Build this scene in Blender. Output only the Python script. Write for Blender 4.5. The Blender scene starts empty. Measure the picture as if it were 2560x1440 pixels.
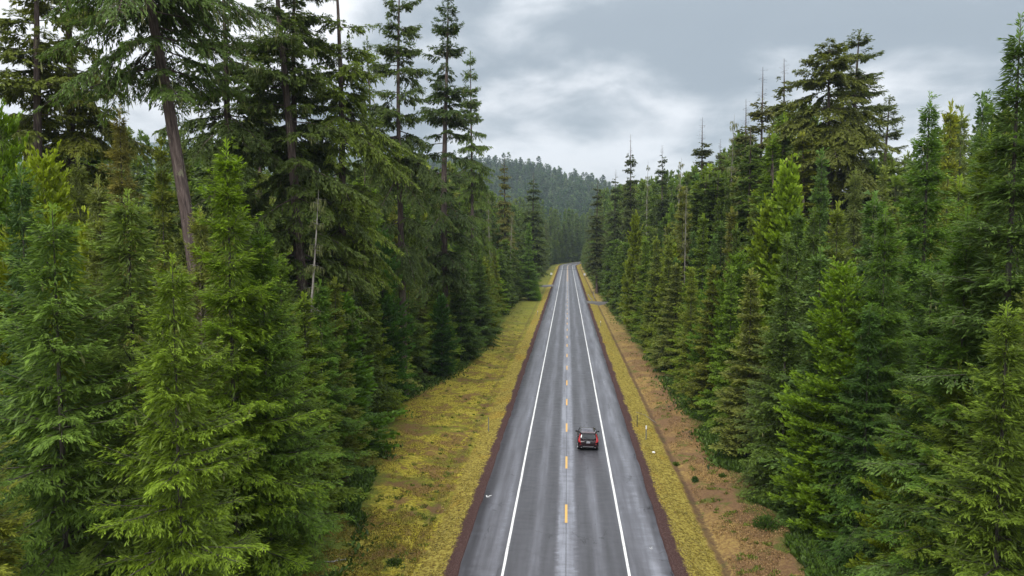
import bpy, math, random
import numpy as np
from mathutils import Vector, Matrix

sc = bpy.context.scene
C = sc.collection
R_ = math.radians

# ------------------------------------------------------------------ camera
F = 1750.0                       # focal length in pixels of a 2560 wide frame
CAM_H = 19.0
PITCH = math.atan(116 / F)
YAW = math.atan(139 / F * math.cos(PITCH))
cam_d = bpy.data.cameras.new("camera")
cam = bpy.data.objects.new("camera", cam_d)
C.objects.link(cam)
cam.location = (0, 0, CAM_H)
cam.rotation_euler = (math.pi / 2 - PITCH, 0, YAW)
cam_d.sensor_width = 36
cam_d.lens = F / 2560 * 36
cam_d.clip_start = 0.5
cam_d.clip_end = 20000
sc.camera = cam

# ------------------------------------------------------------------ world
SUN_EL, SUN_AZ = R_(46), R_(-160)          # azimuth from +Y, negative = to the left: behind the viewer
world = bpy.data.worlds.new("World")
sc.world = world
world.use_nodes = True
nt = world.node_tree
nt.nodes.clear()


def nd(t, kind, **kw):
    n = t.nodes.new(kind)
    for k, v in kw.items():
        setattr(n, k, v)
    return n


def mth(t, op, a, b=None, c=None, clamp=False):
    n = nd(t, 'ShaderNodeMath', operation=op)
    n.use_clamp = clamp
    for i, v in enumerate((a, b, c)):
        if v is None:
            continue
        if isinstance(v, (int, float)):
            n.inputs[i].default_value = v
        else:
            t.links.new(v, n.inputs[i])
    return n.outputs[0]


def ramp(t, fac, stops, interp='LINEAR'):
    n = nd(t, 'ShaderNodeValToRGB')
    cr = n.color_ramp
    cr.interpolation = interp
    while len(cr.elements) < len(stops):
        cr.elements.new(0.5)
    for e, (p, c) in zip(cr.elements, stops):
        e.position = p
        e.color = (c[0], c[1], c[2], 1) if not isinstance(c, (int, float)) else (c, c, c, 1)
    t.links.new(fac, n.inputs[0])
    return n.outputs[0]


def mixc(t, fac, a, b, mode='MIX'):
    n = nd(t, 'ShaderNodeMix', data_type='RGBA', blend_type=mode)
    for idx, v in ((0, fac), (6, a), (7, b)):
        if isinstance(v, (int, float)):
            n.inputs[idx].default_value = v
        elif isinstance(v, tuple):
            n.inputs[idx].default_value = (v[0], v[1], v[2], 1)
        else:
            t.links.new(v, n.inputs[idx])
    return n.outputs[2]


def noise(t, vec, scale, detail=4, rough=0.55, dist=0.0, dims='3D'):
    n = nd(t, 'ShaderNodeTexNoise', noise_dimensions=dims)
    n.inputs['Scale'].default_value = scale
    n.inputs['Detail'].default_value = detail
    n.inputs['Roughness'].default_value = rough
    n.inputs['Distortion'].default_value = dist
    if vec is not None:
        t.links.new(vec, n.inputs['Vector'])
    return n.outputs[0]


sky = nd(nt, 'ShaderNodeTexSky', sky_type='NISHITA')
sky.sun_disc = False
sky.sun_elevation = SUN_EL
sky.sun_rotation = SUN_AZ
bg1 = nd(nt, 'ShaderNodeBackground')
bg1.inputs[1].default_value = 0.10
nt.links.new(sky.outputs[0], bg1.inputs[0])
tc = nd(nt, 'ShaderNodeTexCoord')
sep = nd(nt, 'ShaderNodeSeparateXYZ')
nt.links.new(tc.outputs['Generated'], sep.inputs[0])
zc = mth(nt, 'MAXIMUM', sep.outputs[2], 0.0)
den = mth(nt, 'ADD', zc, 0.30)
px_ = mth(nt, 'DIVIDE', sep.outputs[0], den)
py_ = mth(nt, 'DIVIDE', sep.outputs[1], den)
comb = nd(nt, 'ShaderNodeCombineXYZ')
nt.links.new(px_, comb.inputs[0])
nt.links.new(py_, comb.inputs[1])
comb.inputs[2].default_value = 17.1
n1 = noise(nt, comb.outputs[0], 1.0, 4, 0.5, 0.2)
n2 = noise(nt, comb.outputs[0], 3.6, 7, 0.55, 0.25)
n3 = noise(nt, comb.outputs[0], 10.0, 6, 0.6, 0.2)
cl = mth(nt, 'ADD', mth(nt, 'MULTIPLY', n1, 0.66), mth(nt, 'ADD', mth(nt, 'MULTIPLY', n2, 0.33), mth(nt, 'MULTIPLY', n3, 0.05)))
ccol = ramp(nt, cl, [(0.44, (0.150, 0.172, 0.192)), (0.485, (0.225, 0.246, 0.265)), (0.53, (0.345, 0.358, 0.372)), (0.595, (0.54, 0.54, 0.548))], 'B_SPLINE')
# thinner, brighter cloud towards the veiled sun
svec = Vector((math.sin(SUN_AZ) * math.cos(SUN_EL), math.cos(SUN_AZ) * math.cos(SUN_EL), math.sin(SUN_EL)))
dot = nd(nt, 'ShaderNodeVectorMath', operation='DOT_PRODUCT')
nt.links.new(tc.outputs['Generated'], dot.inputs[0])
dot.inputs[1].default_value = svec
glow = mth(nt, 'POWER', mth(nt, 'MAXIMUM', dot.outputs['Value'], 0.0), 2.2)
grad = mth(nt, 'ADD', mth(nt, 'MULTIPLY', zc, 1.9), 0.76)         # overcast sky: zenith brighter than horizon
grad = mth(nt, 'ADD', grad, mth(nt, 'MULTIPLY', glow, 0.6))
bg2 = nd(nt, 'ShaderNodeBackground')
nt.links.new(ccol, bg2.inputs[0])
nt.links.new(grad, bg2.inputs[1])
mxs = nd(nt, 'ShaderNodeMixShader')
mxs.inputs[0].default_value = 0.93
nt.links.new(bg1.outputs[0], mxs.inputs[1])
nt.links.new(bg2.outputs[0], mxs.inputs[2])
wo = nd(nt, 'ShaderNodeOutputWorld')
nt.links.new(mxs.outputs[0], wo.inputs[0])

sd = bpy.data.lights.new("sun", 'SUN')
sd.energy = 1.5
sd.angle = R_(24)
sd.color = (1.0, 0.96, 0.9)
sun = bpy.data.objects.new("sun", sd)
sun.rotation_euler = (svec * -1).to_track_quat('-Z', 'Y').to_euler()
C.objects.link(sun)

sc.view_settings.view_transform = 'Standard'
sc.view_settings.look = 'None'
sc.view_settings.gamma = 1.0
sc.view_settings.exposure = 0.95
sc.view_settings.use_curve_mapping = False
cy = sc.cycles
cy.max_bounces = 5
cy.diffuse_bounces = 4
cy.glossy_bounces = 2
cy.transmission_bounces = 3
cy.transparent_max_bounces = 4
cy.volume_bounces = 0
cy.use_denoising = True
cy.caustics_reflective = False
cy.caustics_refractive = False

# ------------------------------------------------------------------ picture to place
_rot = cam.rotation_euler.to_matrix()


def ray(u, v):
    return _rot @ Vector(((u - 1280) / F, (720 - v) / F, -1.0))


def at(u, v, Y):
    d = ray(u, v)
    k = Y / d.y
    return Vector((d.x * k, Y, CAM_H + d.z * k))


def onground(u, v, z=0.0):
    d = ray(u, v)
    k = (z - CAM_H) / d.z
    return Vector((d.x * k, d.y * k, z))


_roti = _rot.inverted()


def proj(x, y, z):
    p = _roti @ Vector((x, y, z - CAM_H))
    return 1280 + F * p.x / -p.z, 720 - F * p.y / -p.z


def cx(y):
    """centre line of the road: straight, then bending right"""
    y = np.asarray(y, float)
    return np.where(y > 540, (np.maximum(y, 540) - 540) ** 2 / 900.0, 0.0)


# ------------------------------------------------------------------ helpers
rng0 = np.random.default_rng(7)
_lat = np.random.default_rng(3).random((256, 256))


def vnoise(x, y):
    xi = np.floor(x).astype(int)
    yi = np.floor(y).astype(int)
    fx, fy = x - xi, y - yi
    fx = fx * fx * (3 - 2 * fx)
    fy = fy * fy * (3 - 2 * fy)
    a = _lat[xi & 255, yi & 255]
    b = _lat[(xi + 1) & 255, yi & 255]
    c = _lat[xi & 255, (yi + 1) & 255]
    d = _lat[(xi + 1) & 255, (yi + 1) & 255]
    return (a * (1 - fx) + b * fx) * (1 - fy) + (c * (1 - fx) + d * fx) * fy


def fbm(x, y, o=4):
    s = np.zeros_like(x, dtype=float)
    a = 0.5
    for i in range(o):
        s += a * vnoise(x + 17.3 * i, y - 9.1 * i)
        x, y = x * 2.03, y * 2.03
        a *= 0.5
    return s / (1 - 0.5 ** o)


def make_mesh(name, verts, faces, mats, attrs=None, smooth=False, midx=None):
    """faces: an (n,k) array or a list of such arrays"""
    me = bpy.data.meshes.new(name)
    verts = np.ascontiguousarray(verts, dtype=np.float32)
    if isinstance(faces, np.ndarray):
        faces = [faces]
    faces = [f for f in faces if len(f)]
    me.vertices.add(len(verts))
    me.vertices.foreach_set('co', verts.ravel())
    lv = np.concatenate([f.ravel() for f in faces]).astype(np.int32)
    tot = np.concatenate([np.full(len(f), f.shape[1]) for f in faces]).astype(np.int32)
    st = np.concatenate([[0], np.cumsum(tot)[:-1]]).astype(np.int32)
    me.loops.add(len(lv))
    me.loops.foreach_set('vertex_index', lv)
    me.polygons.add(len(tot))
    me.polygons.foreach_set('loop_start', st)
    me.polygons.foreach_set('loop_total', tot)
    if smooth:
        me.polygons.foreach_set('use_smooth', np.ones(len(tot), bool))
    if midx is not None:
        me.polygons.foreach_set('material_index', np.asarray(midx, dtype=np.int32))
    for k, a in (attrs or {}).items():
        at_ = me.attributes.new(k, 'FLOAT', 'POINT')
        at_.data.foreach_set('value', np.asarray(a, dtype=np.float32))
    for m in (mats if isinstance(mats, (list, tuple)) else [mats]):
        me.materials.append(m)
    me.update(calc_edges=True)
    me.validate()
    return me


def tag(o, label=None, cat=None, group=None, kind=None):
    for k, v in (('label', label), ('category', cat), ('group', group), ('kind', kind)):
        if v:
            o[k] = v
    return o


def link(name, me, parent=None, loc=(0, 0, 0), **t):
    o = bpy.data.objects.new(name, me)
    C.objects.link(o)
    o.location = loc
    if parent:
        o.parent = parent
    tag(o, **t)
    return o


def empty(name, loc, rz=0.0, **t):
    o = bpy.data.objects.new(name, None)
    o.empty_display_size = 0.2
    C.objects.link(o)
    o.location = loc
    o.rotation_euler = (0, 0, rz)
    tag(o, **t)
    return o


class MB:
    """collects boxes, tubes and polygons into one mesh"""

    def __init__(s):
        s.v, s.f = [], []

    def add(s, vs, fs):
        n = len(s.v)
        s.v += [tuple(v) for v in vs]
        s.f += [tuple(i + n for i in f) for f in fs]
        return s

    def box(s, c, d, rot=None):
        hx, hy, hz = d[0] / 2, d[1] / 2, d[2] / 2
        vs = [Vector((x, y, z)) for z in (-hz, hz) for y in (-hy, hy) for x in (-hx, hx)]
        if rot:
            vs = [rot @ v for v in vs]
        vs = [v + Vector(c) for v in vs]
        return s.add(vs, [(0, 2, 3, 1), (4, 5, 7, 6), (0, 1, 5, 4), (2, 6, 7, 3), (0, 4, 6, 2), (1, 3, 7, 5)])

    def tube(s, pts, rad, n=6):
        pts = [Vector(p) for p in pts]
        rad = rad if isinstance(rad, (list, tuple)) else [rad] * len(pts)
        vs = []
        for i, p in enumerate(pts):
            d = (pts[min(i + 1, len(pts) - 1)] - pts[max(i - 1, 0)]).normalized()
            a = d.orthogonal().normalized()
            b = d.cross(a)
            for k in range(n):
                t = 2 * math.pi * k / n
                vs.append(p + (a * math.cos(t) + b * math.sin(t)) * rad[i])
        fs = []
        for i in range(len(pts) - 1):
            for k in range(n):
                k2 = (k + 1) % n
                fs.append((i * n + k, i * n + k2, (i + 1) * n + k2, (i + 1) * n + k))
        fs.append(tuple(range(n))[::-1])
        fs.append(tuple((len(pts) - 1) * n + k for k in range(n)))
        return s.add(vs, fs)

    def loft(s, rings, closed=True, caps=True):
        n = len(rings[0])
        vs = [v for r in rings for v in r]
        fs = []
        for i in range(len(rings) - 1):
            for k in range(n if closed else n - 1):
                k2 = (k + 1) % n
                fs.append((i * n + k, i * n + k2, (i + 1) * n + k2, (i + 1) * n + k))
        if caps:
            fs.append(tuple(range(n))[::-1])
            fs.append(tuple((len(rings) - 1) * n + k for k in range(n)))
        return s.add(vs, fs)

    def mesh(s, name, mat, smooth=False, bevel=0):
        me = bpy.data.meshes.new(name)
        me.from_pydata(s.v, [], s.f)
        me.materials.append(mat)
        me.validate()
        import bmesh
        bm = bmesh.new()
        bm.from_mesh(me)
        bmesh.ops.recalc_face_normals(bm, faces=bm.faces)
        if bevel:
            bmesh.ops.bevel(bm, geom=[e for e in bm.edges], offset=bevel, segments=1, affect='EDGES')
        bm.to_mesh(me)
        bm.free()
        if smooth:
            for p in me.polygons:
                p.use_smooth = True
        return me

    def build(s, name, mat, parent=None, smooth=False, bevel=0, **t):
        return link(name, s.mesh(name, mat, smooth, bevel), parent, **t)


# ------------------------------------------------------------------ materials
def new_mat(name):
    m = bpy.data.materials.new(name)
    m.use_nodes = True
    t = m.node_tree
    b = t.nodes['Principled BSDF']
    return m, t, b


def simple(name, col, rough=0.6, metal=0.0, spec=0.5, coat=0.0, var=0.0, vscale=8.0, emit=None):
    m, t, b = new_mat(name)
    b.inputs['Base Color'].default_value = (*col, 1)
    b.inputs['Roughness'].default_value = rough
    b.inputs['Metallic'].default_value = metal
    b.inputs['Specular IOR Level'].default_value = spec
    b.inputs['Coat Weight'].default_value = coat
    tcx = nd(t, 'ShaderNodeTexCoord')
    n = noise(t, tcx.outputs['Object'], vscale, 4)
    v = max(var, 0.06)
    c = mixc(t, n, tuple(x * (1 - v) for x in col), tuple(min(1, x * (1 + v)) for x in col))
    t.links.new(c, b.inputs['Base Color'])
    if emit:
        b.inputs['Emission Color'].default_value = (*emit[0], 1)
        b.inputs['Emission Strength'].default_value = emit[1]
    return m


def foliage_mat(name, far=None, transl=0.34, rough=0.55, spec=0.3, hi=(2.0, 1.9, 1.35)):
    m, t, b = new_mat(name)
    a = nd(t, 'ShaderNodeAttribute', attribute_name='tint')
    oi = nd(t, 'ShaderNodeObjectInfo')
    if far:
        base = ramp(t, oi.outputs['Random'], far)
    else:
        base = oi.outputs['Color']
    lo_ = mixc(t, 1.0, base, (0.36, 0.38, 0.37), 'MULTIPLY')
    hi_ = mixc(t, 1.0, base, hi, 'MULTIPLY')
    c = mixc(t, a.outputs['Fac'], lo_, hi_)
    t.links.new(c, b.inputs['Base Color'])
    b.inputs['Roughness'].default_value = rough
    b.inputs['Specular IOR Level'].default_value = spec
    tr = nd(t, 'ShaderNodeBsdfTranslucent')
    ct = mixc(t, 1.0, c, (1.25, 1.3, 0.7), 'MULTIPLY')
    t.links.new(ct, tr.inputs[0])
    mx = nd(t, 'ShaderNodeMixShader')
    mx.inputs[0].default_value = transl
    t.links.new(b.outputs[0], mx.inputs[1])
    t.links.new(tr.outputs[0], mx.inputs[2])
    t.links.new(mx.outputs[0], t.nodes['Material Output'].inputs[0])
    return m


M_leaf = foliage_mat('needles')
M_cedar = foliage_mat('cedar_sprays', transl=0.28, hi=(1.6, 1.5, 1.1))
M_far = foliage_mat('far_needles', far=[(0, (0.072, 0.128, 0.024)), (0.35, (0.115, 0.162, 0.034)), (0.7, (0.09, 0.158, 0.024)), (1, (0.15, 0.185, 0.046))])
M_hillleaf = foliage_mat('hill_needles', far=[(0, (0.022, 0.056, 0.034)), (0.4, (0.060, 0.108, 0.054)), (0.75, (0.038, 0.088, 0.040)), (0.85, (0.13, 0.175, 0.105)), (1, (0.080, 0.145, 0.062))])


def bark_mat(name, c1, c2, c3):
    m, t, b = new_mat(name)
    tcx = nd(t, 'ShaderNodeTexCoord')
    mp = nd(t, 'ShaderNodeMapping')
    mp.inputs['Scale'].default_value = (9, 9, 0.9)
    t.links.new(tcx.outputs['Object'], mp.inputs[0])
    n = noise(t, mp.outputs[0], 1.0, 8, 0.65, 0.4)
    n2_ = noise(t, tcx.outputs['Object'], 0.7, 5, 0.6)
    c = ramp(t, n, [(0.3, c1), (0.52, c2), (0.72, c3)])
    lich = mth(t, 'MULTIPLY', mth(t, 'GREATER_THAN', n2_, 0.58), mth(t, 'GREATER_THAN', n, 0.5))
    c = mixc(t, mth(t, 'MULTIPLY', lich, 0.6), c, (0.21, 0.21, 0.13))
    t.links.new(c, b.inputs['Base Color'])
    b.inputs['Roughness'].default_value = 0.9
    b.inputs['Specular IOR Level'].default_value = 0.15
    bp = nd(t, 'ShaderNodeBump')
    bp.inputs['Strength'].default_value = 0.9
    bp.inputs['Distance'].default_value = 0.08
    t.links.new(n, bp.inputs['Height'])
    t.links.new(bp.outputs[0], b.inputs['Normal'])
    return m


M_bark = bark_mat('fir_bark', (0.03, 0.024, 0.022), (0.105, 0.078, 0.070), (0.21, 0.165, 0.145))
M_bark_grey = bark_mat('young_bark', (0.035, 0.03, 0.025), (0.085, 0.075, 0.065), (0.17, 0.155, 0.135))
M_dead = bark_mat('bleached_wood', (0.13, 0.115, 0.10), (0.27, 0.25, 0.22), (0.42, 0.40, 0.36))
M_lichen = foliage_mat('lichen', far=[(0, (0.15, 0.17, 0.075)), (1, (0.23, 0.235, 0.125))], transl=0.3, spec=0.1, hi=(1.5, 1.45, 1.3))

# ------------------------------------------------------------------ tree generator
def kites(P, D, Wd, ln, wd, fold=0.0):
    """leaf kites: base P, direction D, width direction Wd"""
    n = len(P)
    V = np.empty((n, 4, 3), np.float32)
    V[:, 0] = P
    m = P + D * (ln * 0.55)[:, None]
    V[:, 1] = m + Wd * (wd * 0.5)[:, None]
    V[:, 2] = P + D * ln[:, None]
    V[:, 3] = m - Wd * (wd * 0.5)[:, None]
    Fc = np.arange(n * 4).reshape(n, 4)
    return V.reshape(-1, 3), Fc


def norm(a):
    return a / np.maximum(np.linalg.norm(a, axis=1, keepdims=True), 1e-6)


def gen_tree(name, seed, H=20, z0=0.04, R=3.2, prof='cone', nbr=170, e0=-8, e1=48, droop=0.05, up=0.25,
             subsp=0.2, subk=0.38, shsp=0.11, shl=0.16, shw=0.06, hang=0.25, roll=0.6, inner=0.25,
             keep=1.0, lichen=0, trunk_r=None, leafmat=None, bark=None, leader=True, lift=0.25, gap=0.0, wob=0.0, power=0.85,
             deadtop=0.0, twigs=0.35, lj=0.25, flat=1.0, cloth=0, fan=1, spread=(25, 58), dj=0.24):
    r = np.random.default_rng(seed)
    leafmat = leafmat or M_leaf
    bark = bark or M_bark_grey
    trunk_r = trunk_r or H / 145.0
    # branch table
    t = np.sort(r.random(nbr)) * 0.985
    t = t + 0.02 * np.sin(t * 90)            # slight whorls
    t = np.clip(t, 0, 0.99)
    if gap > 0:                               # drop branches in bands: an open, uneven old crown
        g = fbm(t * 9 + seed * 3.1, t * 0 + seed, 2)
        t = t[(g > np.quantile(g, gap)) | (r.random(len(t)) < 0.22)]
    n = len(t)
    az = np.arange(n) * 2.39996 + r.normal(0, 0.45, n)
    if prof == 'cone':
        rad = (1 - t) ** power * np.clip(0.72 + t * 2.2, 0, 1)
    elif prof == 'old':
        rad = np.clip(0.55 + 1.6 * t, 0, 1) * (1 - t) ** 0.62 * 1.15
    elif prof == 'column':
        rad = np.clip(0.6 + 2.0 * t, 0, 1) * (1 - t ** 2.2) ** 0.8
    elif prof == 'round':
        rad = np.sqrt(np.clip(1 - (t * 1.25 - 0.25) ** 2, 0.01, 1))
    # lobes round the crown so that outlines are uneven
    lob = 0.82 + 0.36 * fbm(az % (2 * np.pi) * 0.9 + seed, t * 6 + seed * 1.7, 2)
    L = np.maximum(R * rad * lob * (1 + r.normal(0, lj, n) * 0.6), 0.22 + 0.02 * R)
    ex = 0
    if prof in ('old', 'round') and keep > 0:          # dead stubs on the bare stem
        ex = 26
        t = np.concatenate([t, -r.random(ex) * 0.8 * z0 / (1 - z0)])
        az = np.concatenate([az, r.random(ex) * 6.28])
        L = np.concatenate([L, r.uniform(0.3, 1.7, ex)])
        n += ex
    if prof != 'old' and keep > 0 and not ex:
        L = np.where(r.random(n) < 0.30, L * 0.42, L)
    zb = H * (z0 + (1 - z0) * t)
    if deadtop > 0:
        live = t < 1 - deadtop
        L = np.where(live, L, np.maximum(L * 0.75, 0.5))
    else:
        live = np.ones(n, bool)
    if ex:
        live[-ex:] = False
    el = np.radians(e0 + (e1 - e0) * np.maximum(t, 0) ** 1.3 + r.normal(0, 6, n))
    # trunk line
    ph = r.random(4) * 6.28

    def tx(z):
        return wob * np.sin(z / H * 3.1 + ph[0]) * z / H, wob * np.sin(z / H * 4.3 + ph[1]) * z / H
    bx, by = tx(zb)
    B = np.stack([bx, by, zb], 1)
    d = np.stack([np.cos(az), np.sin(az), np.zeros(n)], 1)
    l = np.stack([-np.sin(az), np.cos(az), np.zeros(n)], 1)
    sl = np.tan(el)
    dr = droop * (1 + r.normal(0, 0.25, n)) * np.clip(1.2 - t, 0.1, 1.2)
    bt = r.random(n)

    def axis(i, s):
        z = sl[i] * s - dr[i] * s * s + up * (s / L[i]) ** 3 * np.minimum(L[i], 2.5) * 0.25
        return B[i] + d[i] * s[:, None] + np.stack([0 * s, 0 * s, z], 1)

    def slope(i, s):
        return sl[i] - 2 * dr[i] * s + up * 3 * (s / L[i]) ** 2 * 0.2
    # side twigs
    m = np.maximum((L / subsp).astype(int), 2) * 2
    bi = np.repeat(np.arange(n), m)
    u = np.clip(r.random(len(bi)) * (1 - inner) + inner, 0, 0.995)
    side = np.where(r.random(len(bi)) < 0.5, -1.0, 1.0)
    lt = subk * L[bi] * (1 - u) ** 0.7 * np.clip(u / 0.3, 0.35, 1) * r.uniform(0.7, 1.2, len(bi)) + 0.10 + shl * 0.5
    phi = np.radians(68 - 38 * u + r.normal(0, 9, len(bi)))
    sdv = d[bi] * np.cos(phi)[:, None] + l[bi] * (side * np.sin(phi))[:, None]
    so = axis(bi, u * L[bi])
    ss = slope(bi, u * L[bi]) * np.cos(phi) * 0.7
    vb = r.normal(0, 0.16, len(bi))
    lv = live[bi] & (r.random(len(bi)) < keep)
    # shoots on twigs
    k = np.maximum((lt / shsp).astype(int), 1) * 2 + 1
    k = np.where(lv, k, 0)
    ti = np.repeat(np.arange(len(bi)), k)
    ns = len(ti)
    tt = r.random(ns) ** 0.8
    s2 = np.where(r.random(ns) < 0.5, -1.0, 1.0)
    term = r.random(ns) < 1.0 / np.maximum(k[ti], 1)
    tt = np.where(term, 1.0, tt)
    tl = tt * lt[ti]
    P = so[ti] + sdv[ti] * tl[:, None]
    P[:, 2] += (ss[ti] + vb[ti]) * tl - hang * tl * tl
    P += r.normal(0, 0.012 + shl * 0.07, (ns, 3))
    ang = np.where(term, 0, s2 * np.radians(r.uniform(spread[0], spread[1], ns)))
    ca, sa = np.cos(ang), np.sin(ang)
    D = sdv[ti]
    D = np.stack([D[:, 0] * ca - D[:, 1] * sa, D[:, 0] * sa + D[:, 1] * ca, np.zeros(ns)], 1)
    D[:, 2] = (ss[ti] + vb[ti] - 2 * hang * tl) * flat + r.normal(lift, dj, ns)
    D = norm(D)
    U = np.stack([r.normal(0, roll, ns), r.normal(0, roll, ns), np.ones(ns)], 1)
    W = norm(np.cross(D, U))
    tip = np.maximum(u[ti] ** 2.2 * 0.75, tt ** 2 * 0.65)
    tint = np.clip(0.05 + 0.22 * bt[bi[ti]] + 0.66 * tip * r.uniform(0.65, 1.1, ns) + r.normal(0, 0.07, ns), 0, 1)  # new growth paler at tips; inner shoots painted darker to suggest shaded depth
    big = np.interp(u[ti], [0.0, 0.45, 0.8, 1.0], [1.45, 1.25, 1.0, 0.9])
    ln = shl * r.uniform(0.65, 1.25, ns) * big
    wd = shw * r.uniform(0.75, 1.25, ns) * big ** 1.4
    # short sprays that clothe the stem
    if cloth:
        zc_ = H * (z0 + (1 - z0) * 0.97 * r.random(cloth))
        tc_ = (zc_ / H - z0) / (1 - z0)
        a_ = r.random(cloth) * 6.28
        rc = R * (1 - tc_) ** power * (0.05 + 0.42 * r.random(cloth)) + 0.05
        P3 = np.stack([tx(zc_)[0] + rc * np.cos(a_), tx(zc_)[1] + rc * np.sin(a_), zc_], 1)
        D3 = norm(np.stack([np.cos(a_), np.sin(a_), r.normal(-0.35, 0.4, cloth)], 1) + r.normal(0, 0.35, (cloth, 3)))
        W3 = norm(np.cross(D3, r.normal(0, 1, (cloth, 3))))
        P = np.concatenate([P, P3]); D = np.concatenate([D, D3]); W = np.concatenate([W, W3])
        ln = np.concatenate([ln, r.uniform(0.28, 0.5, cloth)]); wd = np.concatenate([wd, r.uniform(0.04, 0.085, cloth)])
        tint = np.concatenate([tint, r.uniform(0.05, 0.4, cloth)])  # stem sprays kept dark too, part of the painted depth
    # leader shoots at the very top
    if leader:
        q = 40
        zz = H * (1 - 0.035 * r.random(q) ** 1.0)
        a_ = r.random(q) * 6.28
        P2 = np.stack([tx(zz)[0], tx(zz)[1], zz], 1)
        D2 = norm(np.stack([np.cos(a_) * 0.6, np.sin(a_) * 0.6, r.uniform(0.5, 1.6, q)], 1))
        W2 = norm(np.cross(D2, np.stack([np.sin(a_), -np.cos(a_), 0.3 + 0 * a_], 1)))
        P = np.concatenate([P, P2]); D = np.concatenate([D, D2]); W = np.concatenate([W, W2])
        ln = np.concatenate([ln, np.full(q, shl * 1.3)]); wd = np.concatenate([wd, np.full(q, shw)])
        tint = np.concatenate([tint, np.full(q, 0.7)])
    if fan > 1:                      # each shoot a little fan of needle brushes
        parts = []
        for q_ in range(fan):
            an_ = (q_ - (fan - 1) / 2) * 0.42 + r.normal(0, 0.08, len(P))
            Dq = D * np.cos(an_)[:, None] + W * np.sin(an_)[:, None]
            Wq = W * np.cos(an_)[:, None] - D * np.sin(an_)[:, None]
            k_ = 1.0 - 0.22 * abs(q_ - (fan - 1) / 2) * 2 / max(fan - 1, 1)
            parts.append((P, Dq, norm(Wq + r.normal(0, 0.35, P.shape)), ln * k_, wd / fan * 1.25, tint))
        P, D, W, ln, wd, tint = [np.concatenate([p_[i_] for p_ in parts]) for i_ in range(6)]
    crown = None
    if ns:
        V, Fc = kites(P, D, W, ln, wd)
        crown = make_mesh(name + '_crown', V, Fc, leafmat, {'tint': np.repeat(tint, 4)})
    # trunk and limbs
    sides = 10 if H > 30 else 7
    nr = 16
    zt = np.linspace(-0.6, H * (0.995), nr)
    fr = zt / H
    rr = trunk_r * (np.clip(1 - fr, 0, 1) ** 0.75 * 0.96 + 0.03) * (1 + 0.35 * np.exp(-np.maximum(zt, 0) / (H * 0.02)))
    TH = np.linspace(0, 2 * np.pi, sides, endpoint=False)
    ox, oy = tx(np.maximum(zt, 0))
    wig = 1 + 0.06 * np.sin(TH[None] * 3 + zt[:, None])
    TV = np.stack([ox[:, None] + rr[:, None] * np.cos(TH) * wig, oy[:, None] + rr[:, None] * np.sin(TH) * wig, zt[:, None] + 0 * TH], 2).reshape(-1, 3)
    a = np.arange(sides)
    q = []
    for i in range(nr - 1):
        q.append(np.stack([i * sides + a, i * sides + (a + 1) % sides, (i + 1) * sides + (a + 1) % sides, (i + 1) * sides + a], 1))
    TF = [np.concatenate(q)]
    vs = [TV]
    off = len(TV)
    # limbs: 3-sided tapering tubes with 4 rings
    ids = np.arange(n)
    lr = np.clip(0.011 * L + 0.006, 0.01, 0.09) * (1.15 if prof == 'old' else 0.9)
    rings = []
    for j, f in enumerate((0.0, 0.33, 0.66, 0.97)):
        c = axis(ids, L * f)
        rad_ = lr * (1 - 0.85 * f)
        for th in (0, 2.094, 4.189):
            rings.append(c + l * (np.cos(th) * rad_)[:, None] + np.array([0, 0, 1.0]) * (np.sin(th) * rad_)[:, None])
    LV = np.stack(rings, 1).reshape(-1, 3)
    fs = []
    for j in range(3):
        for k3 in range(3):
            k4 = (k3 + 1) % 3
            fs.append(np.stack([ids * 12 + j * 3 + k3, ids * 12 + j * 3 + k4, ids * 12 + j * 3 + 3 + k4, ids * 12 + j * 3 + 3 + k3], 1))
    vs.append(LV)
    TF.append(np.concatenate(fs) + off)
    off += len(LV)
    # twigs as slim blades
    if twigs > 0:
        sel = np.where(r.random(len(bi)) < np.where(live[bi], twigs, 1.0))[0]
        if len(sel):
            Dt = sdv[sel].copy()
            Dt[:, 2] = ss[sel] + vb[sel] - hang * lt[sel]
            Lt = lt[sel] * np.where(live[bi[sel]], 1.0, 0.9)
            Wt = norm(np.cross(Dt, np.array([0.2, 0.1, 1.0]) + r.normal(0, 0.6, (len(sel), 3))))
            KV, KF = kites(so[sel], Dt, Wt, Lt, 0.018 + 0.012 * Lt + (0.012 if prof == 'old' else 0))
            vs.append(KV)
            TF.append(KF + off)
    trunk = make_mesh(name + '_trunk', np.concatenate(vs), TF, bark)
    lm = None
    if lichen:
        if ns > 0:
            ix = r.integers(0, ns, lichen)
            LP = P[ix]
        else:
            ix = r.integers(0, len(bi), lichen)
            LP = so[ix] + sdv[ix] * (lt[ix] * r.random(lichen))[:, None]
        a_ = r.random(lichen) * 6.28
        LD = norm(np.stack([r.normal(0, 0.12, lichen), r.normal(0, 0.12, lichen), -np.ones(lichen)], 1))
        LW = np.stack([np.cos(a_), np.sin(a_), 0 * a_], 1)
        lv_, lf_ = kites(LP, LD, LW, r.uniform(0.2, 0.75, lichen) ** 1.0 * (1.3 if prof == 'old' else 0.8), r.uniform(0.03, 0.10, lichen))
        lm = make_mesh(name + '_lichen', lv_, lf_, M_lichen, {'tint': np.repeat(r.random(lichen), 4)})
    return dict(crown=crown, trunk=trunk, lichen=lm, H=H, R=R)


T = {}
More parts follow.
